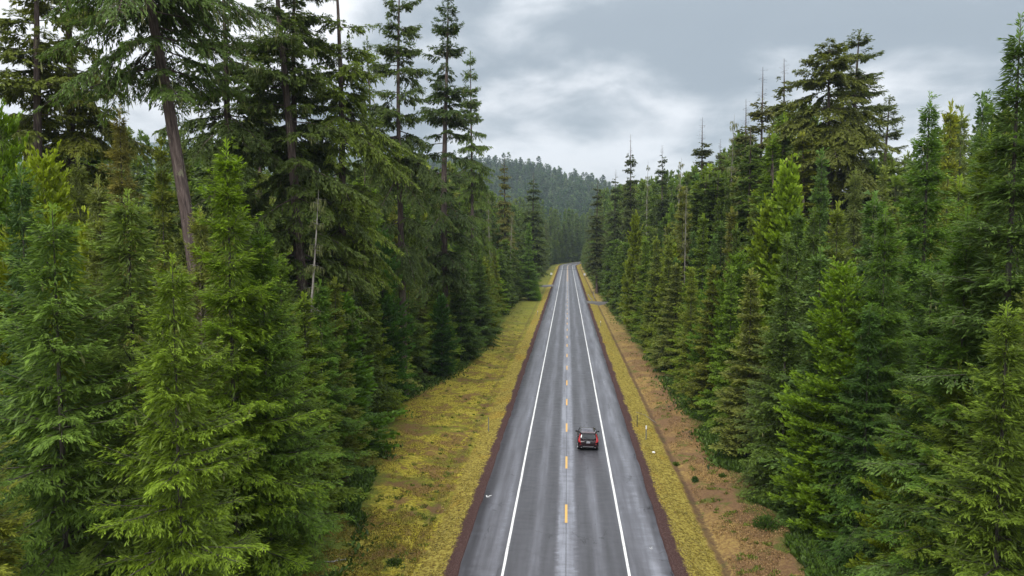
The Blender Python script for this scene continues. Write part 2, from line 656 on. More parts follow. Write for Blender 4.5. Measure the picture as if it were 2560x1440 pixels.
# near spruces and firs with single shoots
T['spruce'] = [gen_tree('spruce', 11 + i, cloth=7000, H=20, R=[5.0, 4.7][i], nbr=[190, 200][i], droop=0.06, up=0.6, subsp=0.15, subk=0.28, power=0.66,
                        shsp=0.068, shl=0.17, shw=0.036, hang=0.42, lift=-0.12, e0=-14, e1=34, lichen=160, inner=0.12, roll=0.45,
                        spread=(14, 40), dj=0.13) for i in range(2)]
T['fir'] = [gen_tree('fir', 31 + i, cloth=6000, H=20, R=[3.7, 4.0][i], nbr=[200, 195][i], droop=0.04, up=0.4, subsp=0.14, subk=0.34, power=0.76,
                     shsp=0.070, shl=0.18, shw=0.040, hang=0.30, lift=-0.04, e0=-10, e1=42, lichen=240, inner=0.10, roll=0.5,
                     spread=(16, 44), dj=0.15) for i in range(2)]
T['firbig'] = [gen_tree('firbig', 41 + i, cloth=8000, H=30, R=4.4, nbr=250, droop=0.035, up=0.35, subsp=0.17, subk=0.33, power=0.8,
                        shsp=0.090, shl=0.22, shw=0.050, hang=0.30, lift=-0.04, e0=-14, e1=34, lichen=500, inner=0.10, roll=0.5,
                        spread=(16, 44), dj=0.15) for i in range(1)]
# mid-distance young firs
T['mid'] = [gen_tree('mid', 51 + i, cloth=3500, H=20, R=[3.3, 3.0, 3.5, 2.9][i], nbr=[170, 175, 165, 175][i], subsp=0.165, subk=0.36, shsp=0.13, shl=0.27,
                     shw=0.09, hang=0.2, lift=[0.08, 0.12, -0.05, 0.08][i], e0=-10, e1=40, droop=[0.04, 0.02, 0.07, 0.05][i], up=0.4, twigs=0.12,
                     lichen=150, power=[0.9, 0.8, 1.0, 1.0][i], inner=0.04, roll=0.9) for i in range(4)]
# cedars with dense upright sprays
T['cedar'] = [gen_tree('cedar', 71 + i, cloth=2500, H=17, z0=0.02, R=[2.9, 3.2][i], prof='cone', nbr=340, e0=5, e1=58, droop=0.03, up=0.7, subsp=0.20,
                       subk=0.32, shsp=0.085, shl=0.21, shw=0.080, hang=0.05, lift=0.40, roll=1.6, inner=0.3, leafmat=M_cedar, twigs=0.1,
                       power=0.62, lj=0.28) for i in range(2)]
T['cedarm'] = [gen_tree('cedarm', 75, cloth=1500, H=17, z0=0.02, R=2.7, prof='cone', nbr=240, e0=5, e1=60, droop=0.03, up=0.6, subsp=0.3,
                        subk=0.32, shsp=0.17, shl=0.38, shw=0.22, hang=0.05, lift=0.4, roll=1.6, inner=0.25, leafmat=M_cedar, twigs=0.1,
                        power=0.66, lj=0.4)]
# tall old firs with open crowns and hanging lichen
T['old'] = [gen_tree('old', 91 + i, H=50, z0=[0.30, 0.24, 0.36, 0.22][i], R=[6.0, 5.4, 5.8, 5.0][i], prof='old', nbr=[230, 250, 210, 250][i],
                     e0=-22, e1=22, droop=0.05, up=0.3, subsp=0.22, subk=0.30, shsp=0.135, shl=0.34, shw=0.095, hang=0.36, lift=-0.1, inner=0.22, spread=(16, 46), dj=0.16, roll=0.7,
                     gap=[0.38, 0.34, 0.42, 0.30][i], lichen=2400, trunk_r=0.62, bark=M_bark, wob=0.5, twigs=0.35, lj=0.5, leader=True) for i in range(3)]
T['round'] = [gen_tree('round', 97, H=50, z0=0.60, R=6.0, prof='round', nbr=130, e0=-24, e1=12, droop=0.055, up=0.25, subsp=0.24, subk=0.32, shsp=0.165,
                       shl=0.42, shw=0.155, hang=0.32, lift=-0.05, inner=0.2, gap=0.25, lichen=1800, trunk_r=0.6, bark=M_bark, wob=0.8, twigs=0.4, lj=0.5,
                       leader=False)]
T['giant'] = [gen_tree('giant', 99, H=56, z0=0.53, R=6.2, prof='old', nbr=165, keep=0.9, e0=-20, e1=22, droop=0.045, up=0.3, subsp=0.17, subk=0.30,
                       shsp=0.10, shl=0.25, shw=0.052, hang=0.42, lift=-0.12, spread=(14, 42), dj=0.15, roll=0.6, inner=0.22, gap=0.3, lichen=2600, trunk_r=0.54, bark=M_bark, wob=0.9,
                       twigs=0.6, lj=0.4)]
# narrow old firs with bare tops
T['spire'] = [gen_tree('spire', 111 + i, H=45, z0=0.18, R=[3.9, 4.3][i], prof='cone', nbr=300, e0=-24, e1=6, droop=0.05, up=0.35, subsp=0.30,
                       subk=0.32, shsp=0.2, shl=0.48, shw=0.19, hang=0.25, lift=-0.05, inner=0.15, gap=0.08, lichen=1300, trunk_r=0.42,
                       bark=M_bark, wob=0.3, twigs=0.3, lj=0.4, deadtop=[0.14, 0.07][i], leader=False, power=0.7) for i in range(2)]
# full tall firs that fill the wood
T['tall'] = [gen_tree('tall', 121 + i, H=36, z0=0.12, R=[4.2, 3.8][i], prof=['cone', 'old'][i], nbr=300, e0=-18, e1=24, droop=0.05, up=0.3, subsp=0.28,
                      subk=0.34, shsp=0.19, shl=0.44, shw=0.175, hang=0.25, lift=0.0, inner=0.15, gap=0.05, lichen=900, trunk_r=0.38,
                      bark=M_bark, wob=0.3, twigs=0.15, lj=0.45, power=0.95) for i in range(2)]
# lichen-grey firs
T['snag'] = [gen_tree('snag', 131 + i, H=24, z0=0.12, R=[1.9, 2.6][i], prof='cone', nbr=90, e0=-30, e1=5, droop=0.12, up=0.2, subsp=0.4, subk=0.4,
                      keep=0.0, inner=0.15, lichen=1500, trunk_r=0.2, bark=M_dead, wob=0.5, twigs=1.0, leader=False, deadtop=1.0)
             for i in range(2)]
# distant trees
T['far'] = [gen_tree('far', 151 + i, H=25, z0=[0.05, 0.08, 0.12][i], R=[3.3, 3.0, 3.6][i], prof=['cone', 'cone', 'old'][i], nbr=[170, 180, 150][i],
                     subsp=0.5, subk=0.42, shsp=0.36, shl=0.70, shw=0.30, hang=0.15, lift=0.05, e0=-12, e1=35, gap=[0, 0.05, 0.12][i],
                     twigs=0.03, up=0.2, leafmat=M_far, bark=M_bark, inner=0.12) for i in range(3)]


def merged(name, src):
    """crown and trunk of a distant prototype in one mesh, for the woods nobody can count"""
    a, b = src['crown'], src['trunk']
    va = np.empty(len(a.vertices) * 3, np.float32); a.vertices.foreach_get('co', va)
    vb = np.empty(len(b.vertices) * 3, np.float32); b.vertices.foreach_get('co', vb)
    la = np.empty(len(a.loops), np.int32); a.loops.foreach_get('vertex_index', la)
    lb = np.empty(len(b.loops), np.int32); b.loops.foreach_get('vertex_index', lb)
    ti = np.empty(len(a.vertices), np.float32); a.attributes['tint'].data.foreach_get('value', ti)
    fa = la.reshape(-1, 4); fb = lb.reshape(-1, 4) + len(a.vertices)
    return make_mesh(name, np.concatenate([va, vb]).reshape(-1, 3), np.concatenate([fa, fb]), [a.materials[0], b.materials[0]],
                     {'tint': np.concatenate([ti, np.zeros(len(b.vertices))])}, midx=np.concatenate([np.zeros(len(fa)), np.ones(len(fb))]))


FAR_MESH = [merged('distant_tree', s) for s in T['far']]
hp = [gen_tree('hill', 171 + i, H=30, z0=0.06, R=[4.2, 3.6, 4.6][i], nbr=42, subsp=1.6, subk=0.45, shsp=1.0, shl=1.9, shw=0.95, hang=0.08, lift=0.05,
               e0=-15, e1=30, twigs=0, leafmat=M_hillleaf, bark=M_bark, up=0.1, power=[0.85, 0.7, 1.0][i]) for i in range(3)]
HILL_MESH = [merged('hill_tree', s) for s in hp]

# ------------------------------------------------------------------ ground
def line(lo, hi, st):
    return np.arange(lo, hi, st)


def edge_left(y):
    return np.interp(y, [0, 39, 51, 65, 83, 100, 125, 200, 347, 700], [14.6, 14.6, 15.4, 18.2, 20.4, 16.8, 15.2, 17.0, 15.0, 14.0])


def edge_right(y):
    return np.interp(y, [0, 39, 52, 84, 134, 200, 347, 700], [15.5, 15.3, 14.2, 14.6, 13.8, 12.9, 12.2, 12.0])


def ground_z(lat, y):
    a = np.abs(lat)
    z = np.interp(a, [0, 6.3, 6.9, 9.3, 9.75, 10.6, 13, 16, 40, 90, 500], [-0.06, -0.06, -0.10, -0.72, -0.86, -0.55, -0.35, -0.2, 0.0, 0.8, 3.0])
    left = lat < 0
    zl = np.interp(a, [0, 6.3, 6.9, 8.8, 9.8, 12, 16, 40, 90, 500], [-0.06, -0.06, -0.10, -0.50, -0.62, -0.45, -0.2, 0.0, 0.8, 3.0])
    z = np.where(left, zl, z)
    w = np.clip((a - 6.9) / 1.5, 0, 1)
    z = z + w * (0.30 * (fbm(lat * 0.35 + 40, y * 0.2, 3) - 0.5) + 0.16 * (fbm(lat * 1.6, y * 1.1 + 9, 3) - 0.5))
    z = z + np.clip((a - 6.7) / 0.3, 0, 1) * 0.07 * (fbm(lat * 5, y * 4.2, 2) - 0.5)
    return z


ys = np.concatenate([line(-80, 30, 5), line(30, 95, 0.32), line(95, 180, 0.8), line(180, 400, 2.5), line(400, 800, 8), [900, 1200, 2000, 3000, 4500]])
half = np.concatenate([line(6.0, 16.5, 0.16), line(16.5, 30, 1.5), [34, 40, 50, 65, 90, 150, 400, 1500, 3900]])
xs = np.concatenate([-half[::-1], [-3, 0, 3], half])
XX, YY = np.meshgrid(xs, ys)
ZZ = ground_z(XX, YY)
nx, ny = len(xs), len(ys)
idx = np.arange(nx * ny).reshape(ny, nx)
GF = np.stack([idx[:-1, :-1].ravel(), idx[:-1, 1:].ravel(), idx[1:, 1:].ravel(), idx[1:, :-1].ravel()], 1)
GV = np.stack([(XX + cx(np.minimum(YY, 900))).ravel(), YY.ravel(), ZZ.ravel()], 1)

m, t, b = new_mat('verge_and_forest_floor')
la = nd(t, 'ShaderNodeAttribute', attribute_name='lat').outputs['Fac']
geo = nd(t, 'ShaderNodeNewGeometry')
pos = geo.outputs['Position']
nA = noise(t, pos, 0.16, 4, 0.6)
nB = noise(t, pos, 0.9, 5, 0.65)
nC = noise(t, pos, 4.5, 5, 0.7)
nD = noise(t, pos, 14.0, 4, 0.7)
ab = mth(t, 'ABSOLUTE', la)
# jittered distance from the centre line
jit = mth(t, 'ADD', ab, mth(t, 'ADD', mth(t, 'MULTIPLY', mth(t, 'SUBTRACT', nB, 0.5), 1.0), mth(t, 'MULTIPLY', mth(t, 'SUBTRACT', nC, 0.5), 0.8)))
jit_s = mth(t, 'ADD', ab, mth(t, 'ADD', mth(t, 'MULTIPLY', mth(t, 'SUBTRACT', nC, 0.5), 0.75), mth(t, 'MULTIPLY', mth(t, 'SUBTRACT', nB, 0.5), 0.5)))


def step(v, a, w=0.15):
    n = nd(t, 'ShaderNodeMapRange', interpolation_type='SMOOTHSTEP')
    t.links.new(v, n.inputs['Value'])
    n.inputs['From Min'].default_value = a - w
    n.inputs['From Max'].default_value = a + w
    return n.outputs[0]


cinder = mixc(t, nD, (0.045, 0.024, 0.022), (0.115, 0.064, 0.058))
moss = ramp(t, nC, [(0.34, (0.07, 0.045, 0.022)), (0.44, (0.21, 0.155, 0.03)), (0.56, (0.37, 0.305, 0.065)), (0.75, (0.50, 0.44, 0.12))])
moss = mixc(t, mth(t, 'MULTIPLY', step(nA, 0.6, 0.08), 0.35), moss, (0.36, 0.19, 0.015))
# left verge: yellow moss, orange and green grass, brown patches
gl = ramp(t, nC, [(0.28, (0.07, 0.055, 0.018)), (0.40, (0.17, 0.15, 0.022)), (0.52, (0.36, 0.30, 0.030)), (0.66, (0.55, 0.48, 0.08))])
gl = mixc(t, mth(t, 'MULTIPLY', step(nA, 0.54, 0.06), 0.7), gl, ramp(t, nD, [(0.3, (0.05, 0.07, 0.012)), (0.7, (0.16, 0.19, 0.03))]))
nE = noise(t, pos, 0.42, 6, 0.72, 0.5)
gl = mixc(t, mth(t, 'MULTIPLY', step(nE, 0.53, 0.06), 0.8), gl, ramp(t, nD, [(0.3, (0.09, 0.045, 0.028)), (0.7, (0.27, 0.14, 0.075))]))
gl = mixc(t, mth(t, 'MULTIPLY', step(nE, 0.38, 0.05), -0.8), gl, gl)
pal = mth(t, 'SUBTRACT', 1.0, step(nE, 0.42, 0.04))
gl = mixc(t, mth(t, 'MULTIPLY', pal, 0.75), gl, ramp(t, nC, [(0.3, (0.22, 0.17, 0.03)), (0.65, (0.55, 0.46, 0.09))]))
# right verge: tan and red-brown with green patches
gr = ramp(t, nC, [(0.26, (0.10, 0.055, 0.030)), (0.42, (0.25, 0.15, 0.060)), (0.58, (0.37, 0.25, 0.085)), (0.78, (0.48, 0.37, 0.13))])
gr = mixc(t, mth(t, 'MULTIPLY', step(nA, 0.46, 0.08), 0.7), gr, ramp(t, nD, [(0.3, (0.09, 0.048, 0.038)), (0.75, (0.25, 0.14, 0.085))]))
gr = mixc(t, mth(t, 'MULTIPLY', step(nE, 0.585, 0.04), 0.8), gr, ramp(t, nD, [(0.3, (0.05, 0.07, 0.015)), (0.7, (0.17, 0.20, 0.04))]))
rgt = mth(t, 'GREATER_THAN', la, 0.0)
verge = mixc(t, rgt, gl, gr)
yf = nd(t, 'ShaderNodeSeparateXYZ')
t.links.new(pos, yf.inputs[0])
# farther along, the verges are grassier
farg = mth(t, 'MULTIPLY', step(yf.outputs[1], 150, 60), 0.72)
verge = mixc(t, farg, verge, mixc(t, rgt, ramp(t, nC, [(0.3, (0.10, 0.13, 0.022)), (0.7, (0.24, 0.26, 0.05))]), ramp(t, nC, [(0.3, (0.23, 0.18, 0.055)), (0.7, (0.42, 0.33, 0.10))])))
ditch = ramp(t, nD, [(0.3, (0.035, 0.022, 0.018)), (0.7, (0.15, 0.095, 0.06))])
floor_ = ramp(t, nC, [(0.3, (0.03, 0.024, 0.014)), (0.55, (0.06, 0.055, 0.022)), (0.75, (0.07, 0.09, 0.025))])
edge_ramp = mixc(t, step(mth(t, 'ADD', jit_s, mth(t, 'MULTIPLY', mth(t, 'SUBTRACT', nA, 0.5), 1.3)), 6.95, 0.14), cinder, moss)
ms_end = mth(t, 'SUBTRACT', jit, mth(t, 'MULTIPLY', rgt, 0.55))
c = mixc(t, step(ms_end, 8.75, 0.22), edge_ramp, verge)
dz = mth(t, 'MULTIPLY', step(jit_s, 9.35, 0.12), mth(t, 'SUBTRACT', 1.0, step(jit_s, 9.85, 0.14)))
dz = mth(t, 'MULTIPLY', dz, mth(t, 'ADD', mth(t, 'MULTIPLY', rgt, 0.35), 0.35))
c = mixc(t, mth(t, 'MULTIPLY', dz, step(nB, 0.38, 0.1)), c, ditch)
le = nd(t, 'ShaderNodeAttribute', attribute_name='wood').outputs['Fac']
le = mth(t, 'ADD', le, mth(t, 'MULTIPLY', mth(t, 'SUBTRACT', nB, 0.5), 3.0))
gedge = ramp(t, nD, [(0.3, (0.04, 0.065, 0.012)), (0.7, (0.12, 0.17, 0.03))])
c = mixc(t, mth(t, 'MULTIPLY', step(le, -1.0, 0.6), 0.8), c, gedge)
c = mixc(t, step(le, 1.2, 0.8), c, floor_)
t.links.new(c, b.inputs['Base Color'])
b.inputs['Roughness'].default_value = 0.95
b.inputs['Specular IOR Level'].default_value = 0.1
bp = nd(t, 'ShaderNodeBump')
bp.inputs['Strength'].default_value = 1.0
bp.inputs['Distance'].default_value = 0.12
t.links.new(mth(t, 'ADD', nC, mth(t, 'MULTIPLY', nD, 0.5)), bp.inputs['Height'])
t.links.new(bp.outputs[0], b.inputs['Normal'])
M_ground = m
wood = np.where(XX < 0, -XX - edge_left(YY), XX - edge_right(YY))
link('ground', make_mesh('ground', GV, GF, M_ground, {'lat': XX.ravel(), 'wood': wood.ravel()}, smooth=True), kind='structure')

# ------------------------------------------------------------------ road
m, t, b = new_mat('wet_asphalt')
la = nd(t, 'ShaderNodeAttribute', attribute_name='lat').outputs['Fac']
geo = nd(t, 'ShaderNodeNewGeometry')
pos = geo.outputs['Position']
mp = nd(t, 'ShaderNodeMapping')
mp.inputs['Scale'].default_value = (1.0, 0.055, 1.0)
t.links.new(pos, mp.inputs[0])
st1 = noise(t, mp.outputs[0], 1.6, 6, 0.6)           # long streaks
mp2 = nd(t, 'ShaderNodeMapping')
mp2.inputs['Scale'].default_value = (0.6, 1.5, 1.0)
t.links.new(pos, mp2.inputs[0])
st2 = noise(t, mp2.outputs[0], 1.2, 6, 0.7)          # cross-wise worn streaks
fine = noise(t, pos, 22.0, 3, 0.7)
mid = noise(t, pos, 0.35, 4, 0.6)
mp3 = nd(t, 'ShaderNodeMapping')
mp3.inputs['Scale'].default_value = (1.0, 2.2, 1.0)
t.links.new(pos, mp3.inputs[0])
rag = noise(t, mp3.outputs[0], 1.4, 5, 0.72)
lj = mth(t, 'ADD', la, mth(t, 'MULTIPLY', mth(t, 'SUBTRACT', rag, 0.5), 0.55))
# worn pale strips between the wheel tracks: profile across the road
prof = nd(t, 'ShaderNodeValToRGB')
t.links.new(mth(t, 'ADD', mth(t, 'DIVIDE', lj, 14.0), 0.5), prof.inputs[0])
P_ = [(-6.2, 0.45), (-5.0, 0.55), (-4.2, 0.75), (-3.75, 0.45), (-3.3, 0.22), (-2.5, 0.18), (-2.05, 0.62), (-1.65, 0.62), (-1.3, 0.16), (-0.75, 0.22),
      (-0.45, 1.0), (0.5, 1.0), (0.8, 0.28), (1.35, 0.2), (1.75, 0.6), (2.1, 0.6), (2.5, 0.2), (3.3, 0.3), (3.85, 0.7), (4.3, 0.6), (5.0, 0.85), (6.2, 0.6)]
cr = prof.color_ramp
while len(cr.elements) < len(P_):
    cr.elements.new(0.5)
for e, (x, v) in zip(cr.elements, P_):
    e.position = x / 14 + 0.5
    e.color = (v, v, v, 1)
wear = mth(t, 'MULTIPLY', prof.outputs[0], mth(t, 'ADD', 0.35, mth(t, 'MULTIPLY', st2, 1.2)))
wear = mth(t, 'ADD', mth(t, 'MULTIPLY', wear, 0.92), mth(t, 'MULTIPLY', mth(t, 'SUBTRACT', st1, 0.53), 1.2), clamp=True)
col = ramp(t, wear, [(0.0, (0.050, 0.049, 0.055)), (0.35, (0.085, 0.084, 0.096)), (0.65, (0.15, 0.152, 0.175)), (1.0, (0.29, 0.30, 0.345))])
col = mixc(t, mth(t, 'MULTIPLY', fine, 0.5), col, mixc(t, 0.5, col, (0.02, 0.02, 0.024)))
# cracks: a centre joint and scattered cracks
vr = nd(t, 'ShaderNodeTexVoronoi', feature='DISTANCE_TO_EDGE')
vr.inputs['Scale'].default_value = 0.28
wv = nd(t, 'ShaderNodeVectorMath', operation='ADD')
nv = nd(t, 'ShaderNodeTexNoise')
nv.inputs['Scale'].default_value = 1.3
nv.inputs['Detail'].default_value = 5
t.links.new(pos, nv.inputs['Vector'])
t.links.new(pos, wv.inputs[0])
t.links.new(nv.outputs['Color'], wv.inputs[1])
t.links.new(wv.outputs[0], vr.inputs['Vector'])
ck = mth(t, 'MULTIPLY', mth(t, 'LESS_THAN', vr.outputs[0], 0.006), mth(t, 'GREATER_THAN', mid, 0.54))
jt = mth(t, 'LESS_THAN', mth(t, 'ABSOLUTE', mth(t, 'ADD', la, mth(t, 'MULTIPLY', mth(t, 'SUBTRACT', rag, 0.5), 0.06))), 0.022)
ck = mth(t, 'MAXIMUM', ck, jt)
col = mixc(t, mth(t, 'MULTIPLY', ck, 0.75), col, (0.02, 0.02, 0.022))
t.links.new(col, b.inputs['Base Color'])
rough = mth(t, 'ADD', 0.36, mth(t, 'MULTIPLY', mth(t, 'SUBTRACT', st2, 0.35), 0.5), clamp=True)
t.links.new(rough, b.inputs['Roughness'])
b.inputs['Specular IOR Level'].default_value = 0.5
bp = nd(t, 'ShaderNodeBump')
bp.inputs['Strength'].default_value = 0.35
bp.inputs['Distance'].default_value = 0.01
t.links.new(fine, bp.inputs['Height'])
t.links.new(bp.outputs[0], b.inputs['Normal'])
M_road = m


def strip(x0, x1, y0, y1, z, st=1.0, nxs=2, thick=0.0, wav=0.0, seed=0, skirt=0.0):
    yy = np.arange(y0, y1 + 1e-6, st) if y1 - y0 > st else np.array([y0, y1])
    xx = np.linspace(x0, x1, nxs)
    A, Bq = np.meshgrid(xx, yy)
    lat = A.copy()
    if wav:
        lat[:, 0] += wav * (fbm(yy * 0.8 + seed, yy * 0 + 3, 3) - 0.5) * 2
        lat[:, -1] += wav * (fbm(yy * 0.8 + seed + 50, yy * 0 + 3, 3) - 0.5) * 2
    Z = np.full_like(lat, z)
    V = np.stack([(lat + cx(Bq)).ravel(), Bq.ravel(), Z.ravel()], 1)
    i = np.arange(len(xx) * len(yy)).reshape(len(yy), len(xx))
    Fq = np.stack([i[:-1, :-1].ravel(), i[:-1, 1:].ravel(), i[1:, 1:].ravel(), i[1:, :-1].ravel()], 1)
    lats = lat.ravel()
    if skirt:
        nV = len(V)
        fs = [Fq]
        add, al = [], []
        for colm, sgn in ((0, -1), (len(xx) - 1, 1)):
            e = V[i[:, colm]].copy()
            e[:, 0] += sgn * 0.05
            e[:, 2] -= skirt
            b0 = nV + sum(len(a) for a in add)
            add.append(e)
            al.append(lat[:, colm])
            j = np.arange(len(yy) - 1)
            fs.append(np.stack([i[j, colm], i[j + 1, colm], b0 + j + 1, b0 + j], 1))
        V = np.concatenate([V] + add)
        lats = np.concatenate([lats] + al)
        Fq = np.concatenate(fs)
    return V, Fq, lats


V, Fq, lt_ = strip(-6.15, 6.15, -80, 760, 0.0, 1.0, 12, wav=0.10, seed=5, skirt=0.14)
road = link('road', make_mesh('road', V, Fq, M_road, {'lat': lt_}), kind='structure')


def paint_mat(name, colr, worn):
    m, t, b = new_mat(name)
    geo = nd(t, 'ShaderNodeNewGeometry')
    n = noise(t, geo.outputs['Position'], 7.0, 6, 0.75)
    n2_ = noise(t, geo.outputs['Position'], 0.6, 3)
    f = ramp(t, mth(t, 'ADD', mth(t, 'MULTIPLY', n, 0.7), mth(t, 'MULTIPLY', n2_, 0.3)), [(0.36 if worn else 0.3, 1.0), (0.46 if worn else 0.38, 0.0)])
    c = mixc(t, f, colr, (0.2, 0.2, 0.21))
    t.links.new(c, b.inputs['Base Color'])
    b.inputs['Roughness'].default_value = 0.55
    return m


M_white = paint_mat('white_road_paint', (0.80, 0.80, 0.78), True)
M_yellow = paint_mat('yellow_road_paint', (0.74, 0.42, 0.10), True)
for s in (-1, 1):
    V, Fq, _ = strip(s * 3.62 - 0.078, s * 3.62 + 0.078, -80, 755, 0.006, 1.0, 2, wav=0.012, seed=s * 9)
    link('edge_line', make_mesh('edge_line', V, Fq, M_white), road)
k = 0
y0 = 46.4 - 11.4 * 2
while y0 + 3.3 < 330:
    V, Fq, _ = strip(-0.085, 0.085, y0, y0 + 3.3, 0.006, 4, 2)
    link('centre_dash', make_mesh('centre_dash', V, Fq, M_yellow), road)
    y0 += 11.4
for s in (-1, 1):
    V, Fq, _ = strip(s * 0.16 - 0.06, s * 0.16 + 0.06, 336, 755, 0.006, 4, 2)
    link('centre_line', make_mesh('centre_line', V, Fq, M_yellow), road)

# driveways joining the road
M_drive = simple('driveway_gravel', (0.12, 0.115, 0.11), 0.8, var=0.3, vscale=1.5)


def driveway(y, s, w0, w1, length):
    a = s * 6.0
    pts = []
    n = 14
    for i in range(n + 1):
        f = i / n
        x = a + s * length * f
        w = w1 + (w0 - w1) * (1 - f) ** 4
        g = float(ground_z(np.array([x]), np.array([y]))[0])
        z = 0.004 + (-0.02) * f if f < 0.75 else 0.0
        pts.append((x, y - w / 2, z - 0.02 * f))
        pts.append((x, y + w / 2, z - 0.02 * f))
    nV = len(pts)
    pts += [(p[0], p[1] + (-0.8 if i % 2 == 0 else 0.8), p[2] - 1.0) for i, p in enumerate(pts)]
    fs = []
    for i in range(n):
        fs.append((2 * i, 2 * i + 1, 2 * i + 3, 2 * i + 2))
        fs.append((2 * i, 2 * i + 2, nV + 2 * i + 2, nV + 2 * i))
        fs.append((2 * i + 1, nV + 2 * i + 1, nV + 2 * i + 3, 2 * i + 3))
    MB().add(pts, fs).build('driveway', M_drive, kind='structure')


driveway(304, -1, 14, 5, 16)
driveway(221, 1, 9, 3.2, 16)

# ------------------------------------------------------------------ hills beyond
def hill_surface(x, y):
    v_top = np.interp(x, [-900, -500, -300, -190, -120, -40, 40, 79, 115, 190, 600], [120, 165, 192, 188, 184, 166, 146, 132, 108, 50, 8])
    f = np.clip((y - 900) / 800.0, 0, 1.0)
    back = np.clip((y - 1700) / 900.0, 0, 1)
    z = v_top * (f ** 1.15) * (1 - 0.6 * back)
    z += 22 * (fbm(x / 130.0 + 3, y / 130.0, 3) - 0.5) * f
    return z


hx = np.arange(-1300, 800, 25.0)
hy = np.arange(880, 2400, 25.0)
A, Bq = np.meshgrid(hx, hy)
Z = hill_surface(A, Bq) - 2 + np.where((Bq < 905), -3, 0)
i = np.arange(A.size).reshape(A.shape)
hf = np.stack([i[:-1, :-1].ravel(), i[:-1, 1:].ravel(), i[1:, 1:].ravel(), i[1:, :-1].ravel()], 1)
M_hill = simple('hill_floor', (0.045, 0.05, 0.025), 0.95, var=0.3, vscale=0.02)
link('hill', make_mesh('hill', np.stack([A.ravel(), Bq.ravel(), Z.ravel()], 1), hf, M_hill, smooth=True), kind='structure')
hx = np.arange(-3900, 3500, 80.0)
hy = np.arange(2600, 4401, 100.0)
A, Bq = np.meshgrid(hx, hy)
top = np.interp(A, [-3900, -2400, -1500, -1000, -300, 100, 400, 900, 3500], [480, 540, 520, 440, 360, 300, 250, 170, 120])
f = 1 - np.abs((Bq - 3500) / 900.0)
Z = np.clip(top * f, 0, None) + 60 * (fbm(A / 300.0, Bq / 300.0, 4) - 0.5) * np.clip(f * 2, 0, 1)
Z[0] = Z[-1] = -20
i = np.arange(A.size).reshape(A.shape)
hf = np.stack([i[:-1, :-1].ravel(), i[:-1, 1:].ravel(), i[1:, 1:].ravel(), i[1:, :-1].ravel()], 1)
M_mt = simple('wooded_mountain', (0.04, 0.06, 0.04), 0.95, var=0.4, vscale=0.01)
link('mountain', make_mesh('mountain', np.stack([A.ravel(), Bq.ravel(), Z.ravel()], 1), hf, M_mt, smooth=True), kind='structure')


def scatter(name, pts, rot, scl, meshes, **tags):
    """one countless wood: instances of the distant trees on points"""
    me = bpy.data.meshes.new(name)
    me.vertices.add(len(pts))
    me.vertices.foreach_set('co', np.asarray(pts, np.float32).ravel())
    for nm, ar in (('rz', rot),):
        a_ = me.attributes.new(nm, 'FLOAT', 'POINT')
        a_.data.foreach_set('value', np.asarray(ar, np.float32))
    a_ = me.attributes.new('scl', 'FLOAT_VECTOR', 'POINT')
    a_.data.foreach_set('vector', np.asarray(scl, np.float32).ravel())
    me.update()
    o = link(name, me, **tags)
    g = bpy.data.node_groups.new(name, 'GeometryNodeTree')
    g.interface.new_socket('Geometry', in_out='INPUT', socket_type='NodeSocketGeometry')
    g.interface.new_socket('Geometry', in_out='OUTPUT', socket_type='NodeSocketGeometry')
    gi = g.nodes.new('NodeGroupInput')
    go = g.nodes.new('NodeGroupOutput')
    jn = g.nodes.new('GeometryNodeJoinGeometry')
    for ms in meshes:
        po = bpy.data.objects.new(ms.name, ms)
        oi = g.nodes.new('GeometryNodeObjectInfo')
        oi.inputs['Object'].default_value = po
        oi.inputs['As Instance'].default_value = True
        g.links.new(oi.outputs['Geometry'], jn.inputs[0])
    ip = g.nodes.new('GeometryNodeInstanceOnPoints')
    ip.inputs['Pick Instance'].default_value = True
    g.links.new(gi.outputs[0], ip.inputs['Points'])
    g.links.new(jn.outputs[0], ip.inputs['Instance'])
    a1 = g.nodes.new('GeometryNodeInputNamedAttribute')
    a1.data_type = 'FLOAT'
    a1.inputs['Name'].default_value = 'rz'
    cb = g.nodes.new('ShaderNodeCombineXYZ')
    g.links.new(a1.outputs['Attribute'], cb.inputs[2])
    g.links.new(cb.outputs[0], ip.inputs['Rotation'])
    a2 = g.nodes.new('GeometryNodeInputNamedAttribute')
    a2.data_type = 'FLOAT_VECTOR'
    a2.inputs['Name'].default_value = 'scl'
    g.links.new(a2.outputs['Attribute'], ip.inputs['Scale'])
    g.links.new(ip.outputs[0], go.inputs[0])
    md = o.modifiers.new('scatter', 'NODES')
    md.node_group = g
    return o


r = np.random.default_rng(21)
gx, gy = np.meshgrid(np.arange(-1150, 520, 13.0), np.arange(905, 1900, 14.0))
gx = gx.ravel() + r.uniform(-4.5, 4.5, gx.size)
gy = gy.ravel() + r.uniform(-5, 5, gy.size)
gz = hill_surface(gx, gy) - 2.5
hs = r.uniform(0.7, 1.45, len(gx)) * np.where(r.random(len(gx)) < 0.12, 1.3, 1.0)
scatter('hillside_forest', np.stack([gx, gy, gz], 1), r.random(len(gx)) * 6.28, np.stack([hs * r.uniform(0.8, 1.1, len(gx)), hs, hs], 1), HILL_MESH,
        kind='stuff', label='bluish conifer forest covering the hill beyond the end of the road', cat='forest')

